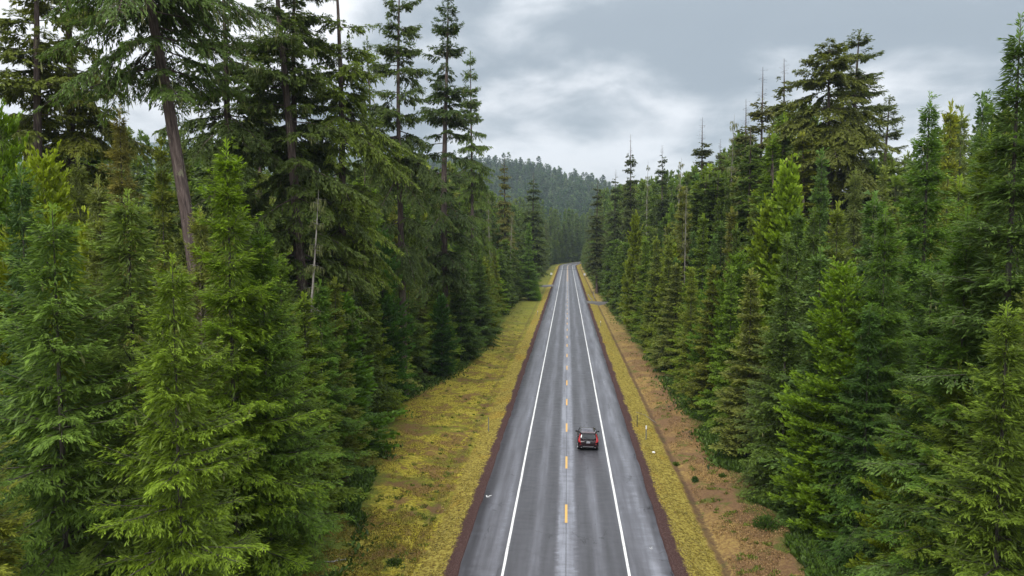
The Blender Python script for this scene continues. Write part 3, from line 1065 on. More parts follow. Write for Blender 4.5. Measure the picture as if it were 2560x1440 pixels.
# ------------------------------------------------------------------ trees
heroes = []      # (x, y) taken
TREES = []       # records for labelling
GREEN = (0.072, 0.122, 0.018)
BRIGHT = (0.092, 0.160, 0.016)
GREY = (0.100, 0.132, 0.046)
DARK = (0.044, 0.078, 0.018)
BLUE = (0.044, 0.088, 0.030)
OLIVE = (0.084, 0.112, 0.022)
YEL = (0.105, 0.165, 0.010)
YELD = (0.085, 0.125, 0.010)
CNAME = {GREEN: 'mid-green', BRIGHT: 'bright green', GREY: 'grey-green', DARK: 'dark green', BLUE: 'blue-green', OLIVE: 'olive green',
         YEL: 'yellow-green', YELD: 'deep yellow-green'}
rr_ = random.Random(5)


def plant(kind, x, y, H, R=None, col=GREEN, label=None, var=None, lean=None, cat=None, hero=True, rz=None, name=None, group=None, leanaz=0.0, z=None):
    vs = T[kind]
    p = vs[(var if var is not None else rr_.randrange(len(vs))) % len(vs)]
    nm = name or {'spruce': 'spruce_tree', 'fir': 'fir_tree', 'mid': 'fir_tree', 'cedar': 'cedar_tree', 'cedarm': 'cedar_tree', 'old': 'old_fir_tree', 'giant': 'old_fir_tree', 'round': 'old_fir_tree', 'firbig': 'fir_tree', 'tall': 'fir_tree',
                  'spire': 'old_fir_tree', 'snag': 'dead_tree', 'far': 'fir_tree'}[kind]
    lat = x - float(cx(y))
    gz_ = float(ground_z(np.array([lat]), np.array([float(y)]))[0]) if z is None else z
    e = empty(nm, (x, y, gz_), rr_.uniform(0, 6.28) if rz is None else rz)
    sz = (H - gz_) / p['H']
    sx = (R / p['R'] * 1.1) if R else sz ** 0.7
    e.scale = (sx * rr_.uniform(0.94, 1.06), sx * rr_.uniform(0.94, 1.06), sz)
    if lean:
        M = Matrix.Rotation(lean, 4, Vector((math.cos(leanaz), math.sin(leanaz), 0)))
        e.rotation_euler = (M @ Matrix.Rotation(e.rotation_euler.z, 4, 'Z')).to_euler()
    v = rr_.uniform(0.86, 1.14)
    h = rr_.uniform(-0.08, 0.08)
    v *= 1.88
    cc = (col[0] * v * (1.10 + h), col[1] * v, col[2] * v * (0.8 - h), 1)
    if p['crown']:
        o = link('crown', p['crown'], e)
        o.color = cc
    tk = link('trunk', p['trunk'], e)
    if p['lichen']:
        link('lichen', p['lichen'], e, kind='stuff')
    rec = dict(e=e, kind=kind, x=x, y=y, H=H, col=col, label=label, group=group, hero=hero)
    TREES.append(rec)
    heroes.append((x, y, 2.6 if kind not in ('old', 'spire', 'snag', 'giant', 'round') else 1.6))
    e['category'] = cat or ('dead tree' if kind == 'snag' else 'tree')
    return e


def byp(kind, u, v, Y, **kw):
    """a tree whose top stands at picture point (u, v) at distance Y"""
    p = at(u, v, Y)
    return plant(kind, p.x, Y, p.z, **kw)


# --- left side, near
byp('spruce', 130, 515, 23.5, R=5.2, col=(0.060, 0.112, 0.028), var=0, label='nearest grey-tipped spruce filling the lower left of the view')
byp('spruce', 318, 478, 26.5, R=5.2, col=(0.075, 0.122, 0.034), var=1, label='pale-tipped spruce just right of the nearest spruce, its spike leader level with the yellow cedar')
byp('fir', 566, 352, 32.5, R=4.0, col=BRIGHT, var=0, label='bright green fir in front of the leaning reddish trunk')
byp('spruce', 430, 640, 22.5, R=4.4, col=(0.082, 0.145, 0.018), var=2, label='low bright-tipped spruce between the two pale spruces and the verge')
byp('fir', 655, 560, 34, R=3.3, col=(0.06, 0.12, 0.02), var=2, label='fresh green fir beside the bleached snag, on its roadward side')
byp('fir', 700, 640, 41, R=3.4, col=GREEN, var=1, label='green fir overhanging the left verge with low branches on the moss')
byp('fir', 800, 700, 52, R=3.2, col=(0.05, 0.105, 0.018), var=2, label='green verge fir just before the gap with the dark cedar')
byp('cedar', 108, 405, 34, R=3.3, col=(0.105, 0.165, 0.010), var=0, label='bright yellow-green cedar rising behind the nearest spruce')
byp('cedar', 0, 285, 37, R=3.2, col=(0.085, 0.155, 0.008), var=1, label='tall green-yellow cedar cut by the left border of the photo')
byp('cedar', 40, 600, 29, R=2.8, col=(0.105, 0.150, 0.010), var=1, label='low yellow-green cedar beside the nearest spruce at the left border')
byp('cedarm', 222, 590, 33, R=1.6, col=(0.115, 0.155, 0.008), label='small yellow-green cedar tuft between the two pale spruces')
byp('firbig', 298, 265, 44, R=3.4, col=(0.12, 0.13, 0.06), var=1, label='lichen-pale fir with a thin grey tip left of the leaning trunk')
byp('fir', 195, 388, 41, R=3.0, col=GREY, var=0, label='grey-green fir directly behind the yellow-green cedar')
byp('fir', 500, 520, 36, R=3.0, col=GREY, var=1, label='grey-green fir at the foot of the leaning reddish trunk')
byp('snag', 718, 465, 47, R=2.0, col=GREY, var=1, lean=R_(5), leanaz=R_(90), label='slender bleached dead tree hung with pale lichen, left of the close-set fir pair')
# big leaning fir
p = at(478, 604, 44)
e = plant('giant', p.x + 2.3, 44, 56, R=6.0, col=(0.042, 0.080, 0.026), var=0, lean=R_(-7.6), leanaz=R_(90), label='huge old fir with a thick reddish trunk leaning towards the left')
for (u, v, Y, kw) in [
    (72, -260, 52, dict(var=1, R=4.6, col=(0.062, 0.082, 0.020), label='tall old fir with a grey trunk nearest the left border')),
    (140, -330, 56, dict(var=3, R=5.4, col=(0.075, 0.098, 0.018), label='tall old fir with a broad dark trunk, second from the left border')),
    (545, -180, 60, dict(var=2, R=4.6, col=(0.042, 0.070, 0.026), label='old fir with a full dark crown directly right of the leaning trunk')),
    (728, -210, 64, dict(var=3, R=4.6, col=(0.036, 0.056, 0.020), label='first of the pair of close-set old firs, the darker straight trunk')),
    (752, -260, 60, dict(var=1, R=4.8, col=(0.046, 0.072, 0.020), lean=R_(-2.5), leanaz=R_(90), label='second of the pair of close-set old firs, its trunk bowed to the right')),
    (838, -160, 66, dict(var=2, R=4.9, col=(0.060, 0.095, 0.018), label='old fir with layered bright boughs, between the close-set pair and the straight fir')),
    (998, -80, 84, dict(var=0, R=4.8, col=(0.036, 0.060, 0.020), label='straight old fir with an open dark crown, second from the sky gap over the road')),
    (1108, -15, 104, dict(var=1, R=5.2, col=(0.034, 0.060, 0.020), label='old fir edging the sky gap above the left side of the road')),
]:
    byp('old', u, v, Y, **kw)
byp('old', 1180, 130, 150, R=4.2, col=DARK, var=3, label='half-hidden old fir behind the one edging the sky gap')
byp('old', 640, 60, 92, R=4.0, col=OLIVE, var=1, label='smaller old fir seen between the leaning trunk and the close-set pair')
byp('old', 920, 90, 118, R=4.2, col=DARK, var=2, label='slim old fir behind the gap between the two straight trunks')
# left verge row
byp('cedar', 955, 585, 78, R=3.4, col=(0.032, 0.085, 0.014), var=0, label='broad dark cedar on the left verge with its skirt on the grass')
byp('cedarm', 1104, 745, 97, R=1.9, col=(0.028, 0.080, 0.020), label='narrow dark spire-shaped cedar on the left verge')
byp('mid', 1020, 640, 92, R=3.2, col=(0.05, 0.088, 0.022), var=0, label='soft green fir between the broad dark cedar and the narrow one')
byp('mid', 900, 560, 70, R=3.2, col=DARK, var=3, label='dark fir at the bay in the left tree edge')
byp('mid', 1150, 560, 112, R=3.6, col=(0.046, 0.085, 0.022), var=1, label='wide fir behind the narrow dark cedar')
byp('mid', 1200, 640, 128, R=3.6, col=(0.040, 0.078, 0.022), var=2, label='bluish fir with its lower boughs over the brown patch of the left verge')
byp('spire', 1262, 385, 235, R=4.2, col=(0.070, 0.082, 0.030), var=1, label='tall thin-topped fir standing against the hill, farther from the road')
byp('spire', 1335, 428, 262, R=5.4, col=(0.036, 0.058, 0.020), var=1, label='dark pointed fir against the hill, closer to the road')
byp('snag', 1275, 535, 215, R=2.6, col=GREY, var=1, label='reddish bare treetop among the far firs left of the road')
byp('mid', 1322, 560, 230, R=4.2, col=(0.060, 0.120, 0.030), var=0, label='light green fir in the far left verge row')

# --- right side
byp('firbig', 2552, 40, 31, R=4.4, col=(0.050, 0.095, 0.030), var=0, label='tall dark fir cut by the right border, highest at that side')
byp('fir', 2480, 330, 34, R=3.8, col=(0.072, 0.118, 0.018), var=2, label='yellowish fir in front of the tall fir at the right border')
byp('firbig', 2325, 232, 47, R=4.4, col=(0.056, 0.110, 0.020), var=0, label='bright pointed fir below the gap right of the round-topped old fir')
byp('mid', 2378, 258, 66, R=3.0, col=(0.115, 0.135, 0.020), var=3, label='yellowish tuft-topped fir behind the bright pointed fir')
byp('mid', 2405, 272, 74, R=3.0, col=GREY, var=1, label='thin lichen-grey fir top right of the yellowish tuft')
byp('mid', 2458, 238, 60, R=3.0, col=BLUE, var=2, label='small dark fir tip beside the tall right border fir')
byp('fir', 2215, 520, 44, R=3.8, col=(0.058, 0.112, 0.018), var=2, label='dense green fir behind the big yellow-green cedar')
byp('fir', 2420, 520, 33, R=3.8, col=(0.060, 0.115, 0.018), var=0, label='green fir between the big cedar and the right border')
byp('fir', 2330, 660, 36, R=3.4, col=(0.045, 0.092, 0.022), var=1, label='darker green fir second in from the right border, above the small cedar')
byp('fir', 2520, 760, 27, R=3.4, col=(0.072, 0.120, 0.022), var=1, label='near fir with dead lichen-hung branches in the lower right corner')
byp('fir', 2400, 900, 31.5, R=2.8, col=(0.075, 0.125, 0.020), var=2, label='low pale green fir at the bottom edge below the darker green fir')
byp('cedar', 2108, 672, 45.5, R=3.3, col=(0.080, 0.138, 0.010), var=0, label='big yellow-green cedar at the right verge, its skirt tipped with yellow')
byp('cedar', 2262, 1050, 37, R=1.9, col=(0.105, 0.160, 0.010), var=1, label='small yellow-green cedar near the bottom, right of the big cedar')
byp('fir', 2175, 760, 42, R=2.9, col=(0.040, 0.088, 0.022), var=2, label='dark green fir pressed against the big yellow-green cedar')
byp('fir', 1962, 690, 56, R=3.5, col=(0.055, 0.090, 0.030), var=0, label='soft grey-green fir left of the big yellow-green cedar')
byp('cedar', 1848, 636, 76, R=3.5, col=(0.062, 0.118, 0.010), var=1, label='dark-hearted cedar with yellow edges, second cedar along the right verge')
byp('cedar', 1782, 690, 84, R=2.6, col=(0.060, 0.125, 0.012), var=0, label='green cedar third along the right verge')
byp('cedar', 1884, 735, 66, R=2.1, col=(0.090, 0.145, 0.010), var=0, label='small cedar squeezed between two bigger verge trees')
byp('cedarm', 1972, 432, 80, R=3.3, col=(0.098, 0.158, 0.010), label='round drooping yellow-green cedar crown standing out above the verge trees')
byp('cedarm', 1925, 520, 82, R=2.8, col=(0.090, 0.145, 0.010), label='shorter yellow-green cedar leaning on the round drooping one')
byp('fir', 2030, 545, 66, R=3.3, col=(0.062, 0.105, 0.032), var=2, label='silvery green fir below the round drooping cedar')
byp('fir', 2140, 420, 68, R=3.4, col=(0.085, 0.115, 0.045), var=1, label='lichen-pale fir at the foot of the round-topped old fir')
byp('mid', 1735, 690, 96, R=2.6, col=GREEN, var=1, label='slim young fir between the third cedar and the olive fir')
byp('mid', 1708, 470, 125, R=4.6, col=(0.072, 0.092, 0.026), var=0, label='broad olive fir with a bare silver leader')
byp('mid', 1830, 520, 98, R=3.4, col=(0.078, 0.092, 0.028), var=3, label='dull olive fir behind the second and third cedars')
byp('cedarm', 1588, 545, 150, R=2.4, col=(0.080, 0.120, 0.012), label='slim yellow-green cedar between the far dark firs right of the road')
# old trees on the right
byp('round', 2092, 108, 104, R=5.6, col=(0.066, 0.080, 0.016), var=0, label='round-topped old fir with a long bare pinkish trunk')
byp('old', 2152, 72, 112, R=6.6, col=(0.048, 0.068, 0.024), var=3, label='highest old fir right of the road, airy crown behind the round-topped one')
byp('old', 2215, 240, 120, R=4.6, col=(0.050, 0.070, 0.026), var=1, label='lower old fir on the slope right of the highest one')
byp('spire', 1962, 142, 118, R=4.6, col=(0.056, 0.068, 0.024), var=1, label='pointed old fir left of the round-topped one')
byp('spire', 1905, 165, 128, R=4.2, col=(0.072, 0.082, 0.034), var=0, label='old fir with a bare grey spike top, left of the pointed one')
byp('spire', 1864, 245, 138, R=3.8, col=(0.066, 0.078, 0.032), var=0, label='second spike-topped fir, lower than the grey spike')
byp('snag', 1835, 285, 140, R=3.0, col=GREY, var=1, label='half-bare pale tree with level branches against the sky')
byp('spire', 1760, 290, 152, R=4.2, col=(0.040, 0.056, 0.022), var=0, label='layered dark fir with a crooked bare tip')
byp('spire', 1800, 345, 160, R=3.2, col=(0.046, 0.058, 0.024), var=1, label='lesser dark fir behind the layered one')
byp('spire', 1655, 360, 190, R=3.6, col=(0.030, 0.050, 0.024), var=1, label='dark twin-tipped fir midway along the right skyline')
byp('spire', 1577, 333, 215, R=3.6, col=(0.034, 0.048, 0.020), var=0, label='tallest narrow fir beside the road opening, with a long dead tip')
byp('snag', 1620, 400, 205, R=2.2, col=GREY, var=0, label='thin pale snag right of the tallest narrow fir')
byp('snag', 1700, 392, 180, R=2.8, col=GREY, var=1, label='pale lichen-covered snag right of the twin-tipped fir')
byp('snag', 1716, 455, 122, R=1.2, col=GREY, var=0, label='silvery bare pole rising out of the olive fir')
byp('spire', 1540, 422, 235, R=3.6, col=(0.038, 0.054, 0.022), var=1, label='short dark fir left of the tallest narrow fir')
byp('spire', 1494, 445, 265, R=4.6, col=(0.046, 0.066, 0.026), var=1, label='dense dark fir closest to the road opening on the right')

for (u, v, Y, R, lb) in [
    (1668, 560, 168, 2.0, 'grey lichen-draped dead fir behind the far verge cedars on the right'),
    (1812, 600, 112, 1.8, 'bare reddish dead tree between the olive firs right of the road'),
    (1745, 640, 118, 1.6, 'thin dead stem among the young firs beyond the third verge cedar'),
    (2210, 470, 64, 2.2, 'lichen-hung dead top left of the bright pointed fir'),
    (620, 330, 62, 2.2, 'dead lichen-hung fir between the leaning trunk and the close-set pair'),
    (1225, 470, 170, 2.4, 'bleached dead treetop at the edge of the left wood below the hill'),
]:
    byp('snag', u, v, Y, R=R, col=GREY, label=lb)

# --- rows of unnamed trees
SKY_L = ([-400, 0, 100, 200, 300, 400, 500, 600, 680, 760, 850, 930, 1000, 1100, 1180, 1240, 1300, 1380, 1419],
         [380, 380, 370, 335, 312, 312, 322, 345, 380, 430, 420, 400, 385, 400, 440, 490, 520, 560, 600])
SKY_R = ([1419, 1450, 1500, 1600, 1700, 1780, 1850, 1900, 2000, 2045, 2060, 2150, 2165, 2200, 2235, 2300, 2400, 2500, 2900],
         [600, 540, 480, 455, 430, 410, 345, 295, 275, 310, 470, 470, 330, 320, 430, 350, 290, 280, 230])


def sky_limit(x, y):
    u, _ = proj(x, y, CAM_H)
    if x - float(cx(y)) < 0:
        v = np.interp(u, *SKY_L)
    else:
        v = np.interp(u, *SKY_R)
    # height that reaches v at distance y
    return u, CAM_H + (604 - v) / F * y


def free(x, y, k=1.0):
    return all((x - a) ** 2 + (y - b) ** 2 > (c * k) ** 2 for a, b, c in heroes)


cnt = 0
far_pts = []
rf = random.Random(12)


def choose_col(side, row):
    return rf.choice([GREEN, DARK, GREY, BLUE, OLIVE, GREEN, BRIGHT if row == 0 else DARK, YELD if row == 0 and rf.random() < 0.5 else GREEN])


for side in (-1, 1):
    for row in range(9):
        y = 14.0 + row * 1.3
        while y < 700:
            sp = 4.6 + row * 0.45 + (y > 150) * 0.8 + (row > 2) * 1.2
            y += sp * rf.uniform(0.8, 1.25)
            edge = float(edge_left(y) if side < 0 else edge_right(y))
            R = rf.uniform(2.4, 3.2)
            x = side * (edge + R * 0.8 + row * 5.2 + rf.uniform(-1.0, 1.2)) + float(cx(y))
            u, lim = sky_limit(x, y)
            if u < -250 or u > 2810:
                continue
            if not free(x, y, 1.0 if row else 0.85):
                continue
            if row == 0:
                H = rf.uniform(14.5, 20.0)
            elif row == 1:
                H = rf.uniform(17, 24)
            else:
                H = lim * (1.03 - 0.36 * rf.random() ** 0.8)
            H = min(H, lim * 1.0)
            if side < 0 and y < 104 and u > 660:
                H = min(H, rf.uniform(12.5, 18.0))
            if side < 0 and y < 45 and 400 < u <= 660:
                H = min(H, rf.uniform(14.0, 18.5))
            H = max(H, 11)
            if side > 0 and abs(y - 221) < 4 and row < 3:
                continue
            if side < 0 and abs(y - 304) < 5 and row < 3:
                continue
            if y < 130 and row < 5 or (y < 185 and row < 3):
                tall = H > 29
                if tall:
                    kind = rf.choice(['tall', 'tall', 'tall', 'tall', 'spire', 'old'])
                    Rr = rf.uniform(4.2, 5.6)
                else:
                    if y < 45 and row < 2:
                        kind = 'fir'
                    else:
                        kind = 'mid'
                    Rr = R * rf.uniform(1.0, 1.2)
                col = choose_col(side, row)
                if row == 0 and rf.random() < 0.10 and y > 45:
                    kind, col = 'cedarm', rf.choice([YELD, (0.05, 0.11, 0.012)])
                plant(kind, x, y, H, R=Rr, col=col, hero=False)
                TREES[-1]['row'] = row
                TREES[-1]['side'] = side
                cnt += 1
            else:
                far_pts.append((x, y, 0.0, H, R * rf.uniform(1.0, 1.3) * (1.0 if H < 24 else 1.25)))
                heroes.append((x, y, 2.6))
# closing wood where the road bends out of sight, and the woods between there and the hill
for i in range(1500):
    y = rf.uniform(600, 900)
    x = rf.uniform(-260, 330)
    if abs(x - float(cx(y))) < 14:
        continue
    u, lim = sky_limit(x, y)
    v = 520 if 1360 < u < 1500 else 490
    far_pts.append((x, y, 0.0, min(CAM_H + (604 - rf.uniform(v, v + 60)) / F * y, 58), rf.uniform(3.5, 5.5)))
for i in range(700):
    side = rf.choice((-1, 1))
    y = rf.uniform(60, 620)
    x = side * rf.uniform(62, 62 + 0.75 * y) + float(cx(y))
    u, lim = sky_limit(x, y)
    if -250 < u < 2810 and free(x, y, 0.8):
        far_pts.append((x, y, 0.0, min(lim * rf.uniform(0.8, 1.0), 60), rf.uniform(3, 4.5)))
fp = np.array(far_pts)
nf = len(fp)
rx = np.random.default_rng(9)
scatter('distant_forest', fp[:, :3], rx.random(nf) * 6.28, np.stack([fp[:, 4] / 3.3, fp[:, 4] / 3.3, fp[:, 3] / 25.0], 1), FAR_MESH,
        kind='stuff', label='dense mixed conifer woods lining the far stretch of the road', cat='forest')
print('individual trees', len(TREES), 'fillers', cnt, 'far', nf)

# labels for the unnamed trees: counted from the nearest named tree
REFS_L = [('the nearest spruce', 130), ('the leaning trunk', 440), ('the close-set fir pair', 740), ('the broad dark cedar', 955),
          ('the narrow dark cedar', 1104), ('the thin-topped far fir', 1262)]
REFS_R = [('the twin-tipped far fir', 1655), ('the third verge cedar', 1782), ('the round drooping cedar', 1972), ('the big yellow-green cedar', 2108),
          ('the bright pointed fir', 2325), ('the tall right border fir', 2500)]
ORD = ['first', 'second', 'third', 'fourth', 'fifth', 'sixth', 'seventh', 'eighth', 'ninth', 'tenth', 'eleventh', 'twelfth', 'thirteenth', 'fourteenth',
       'fifteenth', 'sixteenth', 'seventeenth', 'eighteenth', 'nineteenth', 'twentieth'] + [str(i) + 'th' for i in range(21, 80)]
buckets = {}
for rec in TREES:
    if rec['label']:
        rec['e']['label'] = rec['label']
        rec['e']['group'] = rec['group'] or ('tall old firs above the forest' if rec['kind'] in ('old', 'spire', 'giant', 'round') else
                                             'dead trees among the firs' if rec['kind'] == 'snag' else
                                             'cedars by the road' if rec['kind'].startswith('cedar') else 'roadside firs and spruces')
        continue
    u, v = proj(rec['x'], rec['y'], rec['H'])
    refs = REFS_L if rec['side'] < 0 else REFS_R
    ref, ru = min(refs, key=lambda q: abs(q[1] - u))
    rec['u'] = u
    buckets.setdefault((ref, u < ru, min(rec['row'], 5), rec['side']), []).append(rec)
ROWN = ['in verge row', 'in second row', 'in third row', 'in fourth row', 'in fifth row', 'deep inside']
for (ref, lf, row, side), recs in buckets.items():
    ru = dict(REFS_L + REFS_R)[ref]
    recs.sort(key=lambda q: abs(q['u'] - ru))
    for i, rec in enumerate(recs):
        sp = {'old': 'tall open fir', 'tall': 'tall full fir', 'spire': 'tall narrow fir', 'cedarm': 'cedar', 'mid': 'fir', 'fir': 'fir', 'spruce': 'spruce'}[rec['kind']]
        rec['e']['label'] = '%s %s %s, %s %s of %s' % (CNAME.get(rec['col'], 'dark green'), sp, ROWN[row], ORD[i], 'left' if lf else 'right', ref)
        rec['e']['group'] = ('firs and cedars in the rows left of the road', 'firs and cedars in the rows right of the road')[side > 0]

# ------------------------------------------------------------------ sport utility vehicle
M_paint = simple('dark_maroon_paint', (0.016, 0.005, 0.007), 0.25, metal=0.2, spec=0.35, coat=0.35)
M_roof = simple('maroon_roof_sheen_paint', (0.055, 0.022, 0.028), 0.16, metal=0.3, coat=1.0)  # body paint lightened for the roof, sky sheen put into the colour
M_glass = simple('tinted_glass', (0.008, 0.009, 0.011), 0.06, spec=0.8)
M_black = simple('black_plastic', (0.012, 0.012, 0.013), 0.6)
M_tyre = simple('tyre_rubber', (0.018, 0.018, 0.019), 0.85)
M_alu = simple('brushed_aluminium', (0.55, 0.55, 0.57), 0.3, metal=1.0)
M_red = simple('red_lamp_lens', (0.30, 0.004, 0.007), 0.3, spec=0.25, coat=0.1, emit=((0.9, 0.01, 0.015), 0.02))
M_plate = simple('licence_plate', (0.50, 0.50, 0.52), 0.5)
M_plate_ink = simple('plate_ink', (0.04, 0.06, 0.16), 0.5)


def rr_ring(z, y0, y1, w, rf_, rb, n=5):
    """rounded rectangle seen from above at height z"""
    pts = []
    for (cx_, cy_, rad, a0) in ((w - rf_, y1 - rf_, rf_, 0), (-(w - rf_), y1 - rf_, rf_, 90), (-(w - rb), y0 + rb, rb, 180), (w - rb, y0 + rb, rb, 270)):
        for i in range(n):
            a = R_(a0 + 90 * i / (n - 1))
            pts.append(Vector((cx_ + rad * math.cos(a), cy_ + rad * math.sin(a), z)))
    return pts


def section(y, zb, zt, w, wt):
    """body cross-section at y: sill, flank bulge, shoulder, flat top"""
    h = zt - zb
    half_ = [(w * 0.80, zb), (w * 0.94, zb + 0.05 * h), (w * 0.99, zb + 0.30 * h), (w, zb + 0.55 * h), (w * 0.985, zb + 0.80 * h), ((w + wt) / 2, zb + 0.95 * h), (wt * 0.8, zt + 0.01), (wt * 0.3, zt + 0.02)]
    return [Vector((x, y, z)) for x, z in half_] + [Vector((-x, y, z)) for x, z in half_[::-1]]


def build_car(x, y):
    car = empty('sport_utility_vehicle', (x, y, 0.0), 0.0, label='dark maroon sport utility vehicle driving away in the right lane of the wet road', cat='car')
    b = MB()
    b.loft([section(*q) for q in [(-2.29, 0.40, 0.86, 0.74, 0.60), (-2.25, 0.33, 0.94, 0.86, 0.76), (-2.12, 0.30, 1.02, 0.93, 0.84), (-1.75, 0.28, 1.07, 0.945, 0.87),
                                  (-1.2, 0.27, 1.06, 0.945, 0.87), (-0.3, 0.26, 1.03, 0.94, 0.87), (0.7, 0.26, 1.01, 0.94, 0.87), (1.2, 0.27, 1.00, 0.94, 0.84),
                                  (1.75, 0.28, 0.92, 0.93, 0.78), (2.1, 0.32, 0.80, 0.88, 0.70), (2.28, 0.38, 0.68, 0.76, 0.60)]])
    body = b.build('body', M_paint, car, smooth=True)
    # cabin glass, narrower at the roof
    b = MB()
    b.loft([rr_ring(1.00, -2.08, 1.15, 0.865, 0.30, 0.16), rr_ring(1.22, -1.98, 0.82, 0.82, 0.28, 0.15), rr_ring(1.42, -1.88, 0.48, 0.75, 0.24, 0.14), rr_ring(1.58, -1.78, 0.12, 0.675, 0.20, 0.12)])
    b.build('cabin_glass', M_glass, car, smooth=True)
    b = MB()
    b.loft([rr_ring(1.565, -1.86, 0.16, 0.69, 0.22, 0.10), rr_ring(1.60, -1.85, 0.10, 0.68, 0.22, 0.10), rr_ring(1.645, -1.70, -0.05, 0.60, 0.22, 0.12), rr_ring(1.66, -1.4, -0.35, 0.42, 0.2, 0.2)])
    b.build('roof', M_roof, car, smooth=True)
    MB().box((0, -1.90, 1.595), (1.26, 0.16, 0.035), Matrix.Rotation(R_(8), 3, 'X')).build('spoiler', M_paint, car, bevel=0.01)
    for s in (-1, 1):
        MB().tube([(s * 0.655, -1.62, 1.62), (s * 0.67, -1.55, 1.665), (s * 0.67, -0.2, 1.665), (s * 0.655, -0.08, 1.61)], 0.024, 6).build('roof_rail', M_alu, car, smooth=True)
        # pillars
        p = MB()
        p.tube([(s * 0.86, 1.08, 1.0), (s * 0.76, 0.46, 1.42), (s * 0.68, 0.1, 1.59)], 0.035, 5)
        p.build('front_pillar', M_paint, car)
        p = MB()
        p.add([(s * 0.87, -1.55, 1.02), (s * 0.885, -2.0, 1.02), (s * 0.76, -1.89, 1.40), (s * 0.69, -1.80, 1.585), (s * 0.695, -1.55, 1.585), (s * 0.775, -1.62, 1.38),
               (s * 0.82, -1.55, 1.0), (s * 0.83, -2.0, 1.0), (s * 0.70, -1.86, 1.38), (s * 0.64, -1.78, 1.57), (s * 0.64, -1.55, 1.57), (s * 0.72, -1.62, 1.37)],
              [(0, 1, 2, 5), (5, 2, 3, 4), (6, 11, 8, 7), (11, 10, 9, 8), (1, 7, 8, 2), (2, 8, 9, 3), (0, 5, 11, 6), (5, 4, 10, 11), (4, 3, 9, 10), (0, 6, 7, 1)])
        p.build('rear_pillar', M_paint, car)
        p = MB()
        p.tube([(s * 0.845, -0.35, 1.02), (s * 0.695, -0.5, 1.585)], 0.022, 5)
        p.build('door_pillar', M_black, car)
        # tall lamp: broad at the shoulder, thin strip up the pillar
        lamp = MB()
        prof_ = [(-2.285, 0.845, 0.16, 0.80), (-2.25, 0.95, 0.20, 0.905), (-2.17, 1.05, 0.18, 0.90), (-2.09, 1.17, 0.15, 0.865), (-2.03, 1.28, 0.10, 0.825), (-1.97, 1.40, 0.08, 0.785), (-1.92, 1.52, 0.06, 0.74)]
        rings = []
        for (yy, zz, wd_, xo) in prof_:
            rings.append([Vector((s * xo, yy + 0.10, zz)), Vector((s * (xo + 0.01), yy + 0.0, zz)), Vector((s * (xo - 0.05), yy - 0.035, zz)), Vector((s * (xo - wd_), yy - 0.035, zz)), Vector((s * (xo - wd_), yy + 0.06, zz))])
        lamp.loft(rings)
        lo2 = lamp.build('tail_light', M_red, car)
        MB().box((s * 0.70, -2.335, 0.70), (0.12, 0.03, 0.035)).build('reflector', M_red, car)
        # mirrors on stalks
        mr = MB()
        mr.loft([[Vector((s * (1.0 + a * 0.13), 0.62 + c_, 1.10 + d_)) for c_, d_ in ((-0.06, -0.06 * k_), (0.05, -0.05 * k_), (0.06, 0.05 * k_), (-0.05, 0.07 * k_))] for a, k_ in ((-0.7, 0.7), (0, 1.1), (0.7, 1.1), (1.0, 0.7))])
        mr.tube([(s * 0.86, 0.66, 1.03), (s * 0.95, 0.63, 1.07)], 0.03, 5)
        mr.build('mirror', M_black, car)
        for yd in (-0.62, 0.32):
            MB().box((s * 0.945, yd, 0.90), (0.03, 0.2, 0.03)).build('door_handle', M_paint, car)
        MB().box((s * 0.93, 0.0, 0.33), (0.06, 2.3, 0.12)).build('sill', M_black, car, bevel=0.02)
        for yw in (-1.38, 1.42):
            w = MB()
            ring = [(-0.11, 0.30), (-0.12, 0.345), (-0.09, 0.365), (0.09, 0.365), (0.12, 0.345), (0.11, 0.30)]
            w.loft([[Vector((s * 0.82 + xx, yw + rad * math.cos(a), 0.365 + rad * math.sin(a))) for a in [2 * math.pi * k_ / 20 for k_ in range(20)]] for xx, rad in ring])
            wh = w.build('wheel', M_tyre, car, smooth=True)
            rm = MB()
            for k_ in range(5):
                rm.box((0, 0, 0), (0.02, 0.06, 0.24), None)
                q = Matrix.Rotation(2 * math.pi * k_ / 5, 3, 'X')
                for i in range(8):
                    v = Vector(rm.v[-8 + i]) + Vector((0, 0, 0.13))
                    v = q @ v
                    rm.v[-8 + i] = (v.x + s * 0.945, v.y + yw, v.z + 0.365)
            rm.tube([(s * 0.92, yw, 0.365), (s * 0.95, yw, 0.365)], 0.05, 8)
            rm.build('rim', M_alu, wh)
            ar = MB()
            ar.loft([[Vector((s * xo, yw + rad * math.cos(a), 0.365 + rad * math.sin(a))) for xo, rad in ((0.93, 0.385), (0.952, 0.385), (0.952, 0.43), (0.93, 0.43))] for a in [math.pi * k_ / 12 for k_ in range(13)]])
            ar.build('wheel_arch', M_black, car)
    # tailgate and its furniture
    MB().loft([[Vector((x_, -2.03 - 0.02, 1.09)) for x_ in (-0.60, 0.60)] + [Vector((x_, -2.0, 1.09)) for x_ in (0.60, -0.60)],
               [Vector((x_, -1.865, 1.50)) for x_ in (-0.55, 0.55)] + [Vector((x_, -1.84, 1.50)) for x_ in (0.55, -0.55)]]).build('rear_window', M_glass, car)
    wp = MB()
    wp.tube([(0.0, -2.09, 1.12), (-0.02, -2.06, 1.19), (-0.36, -2.03, 1.235)], 0.014, 5)
    wp.build('rear_wiper', M_black, car)
    MB().box((0, -2.12, 1.055), (1.02, 0.10, 0.06)).build('tailgate_ledge', M_paint, car, bevel=0.015)
    MB().box((0, -2.275, 0.995), (0.74, 0.035, 0.03)).build('chrome_strip', M_alu, car)
    MB().box((0, -2.285, 0.865), (0.62, 0.03, 0.20)).build('plate_recess', M_black, car)
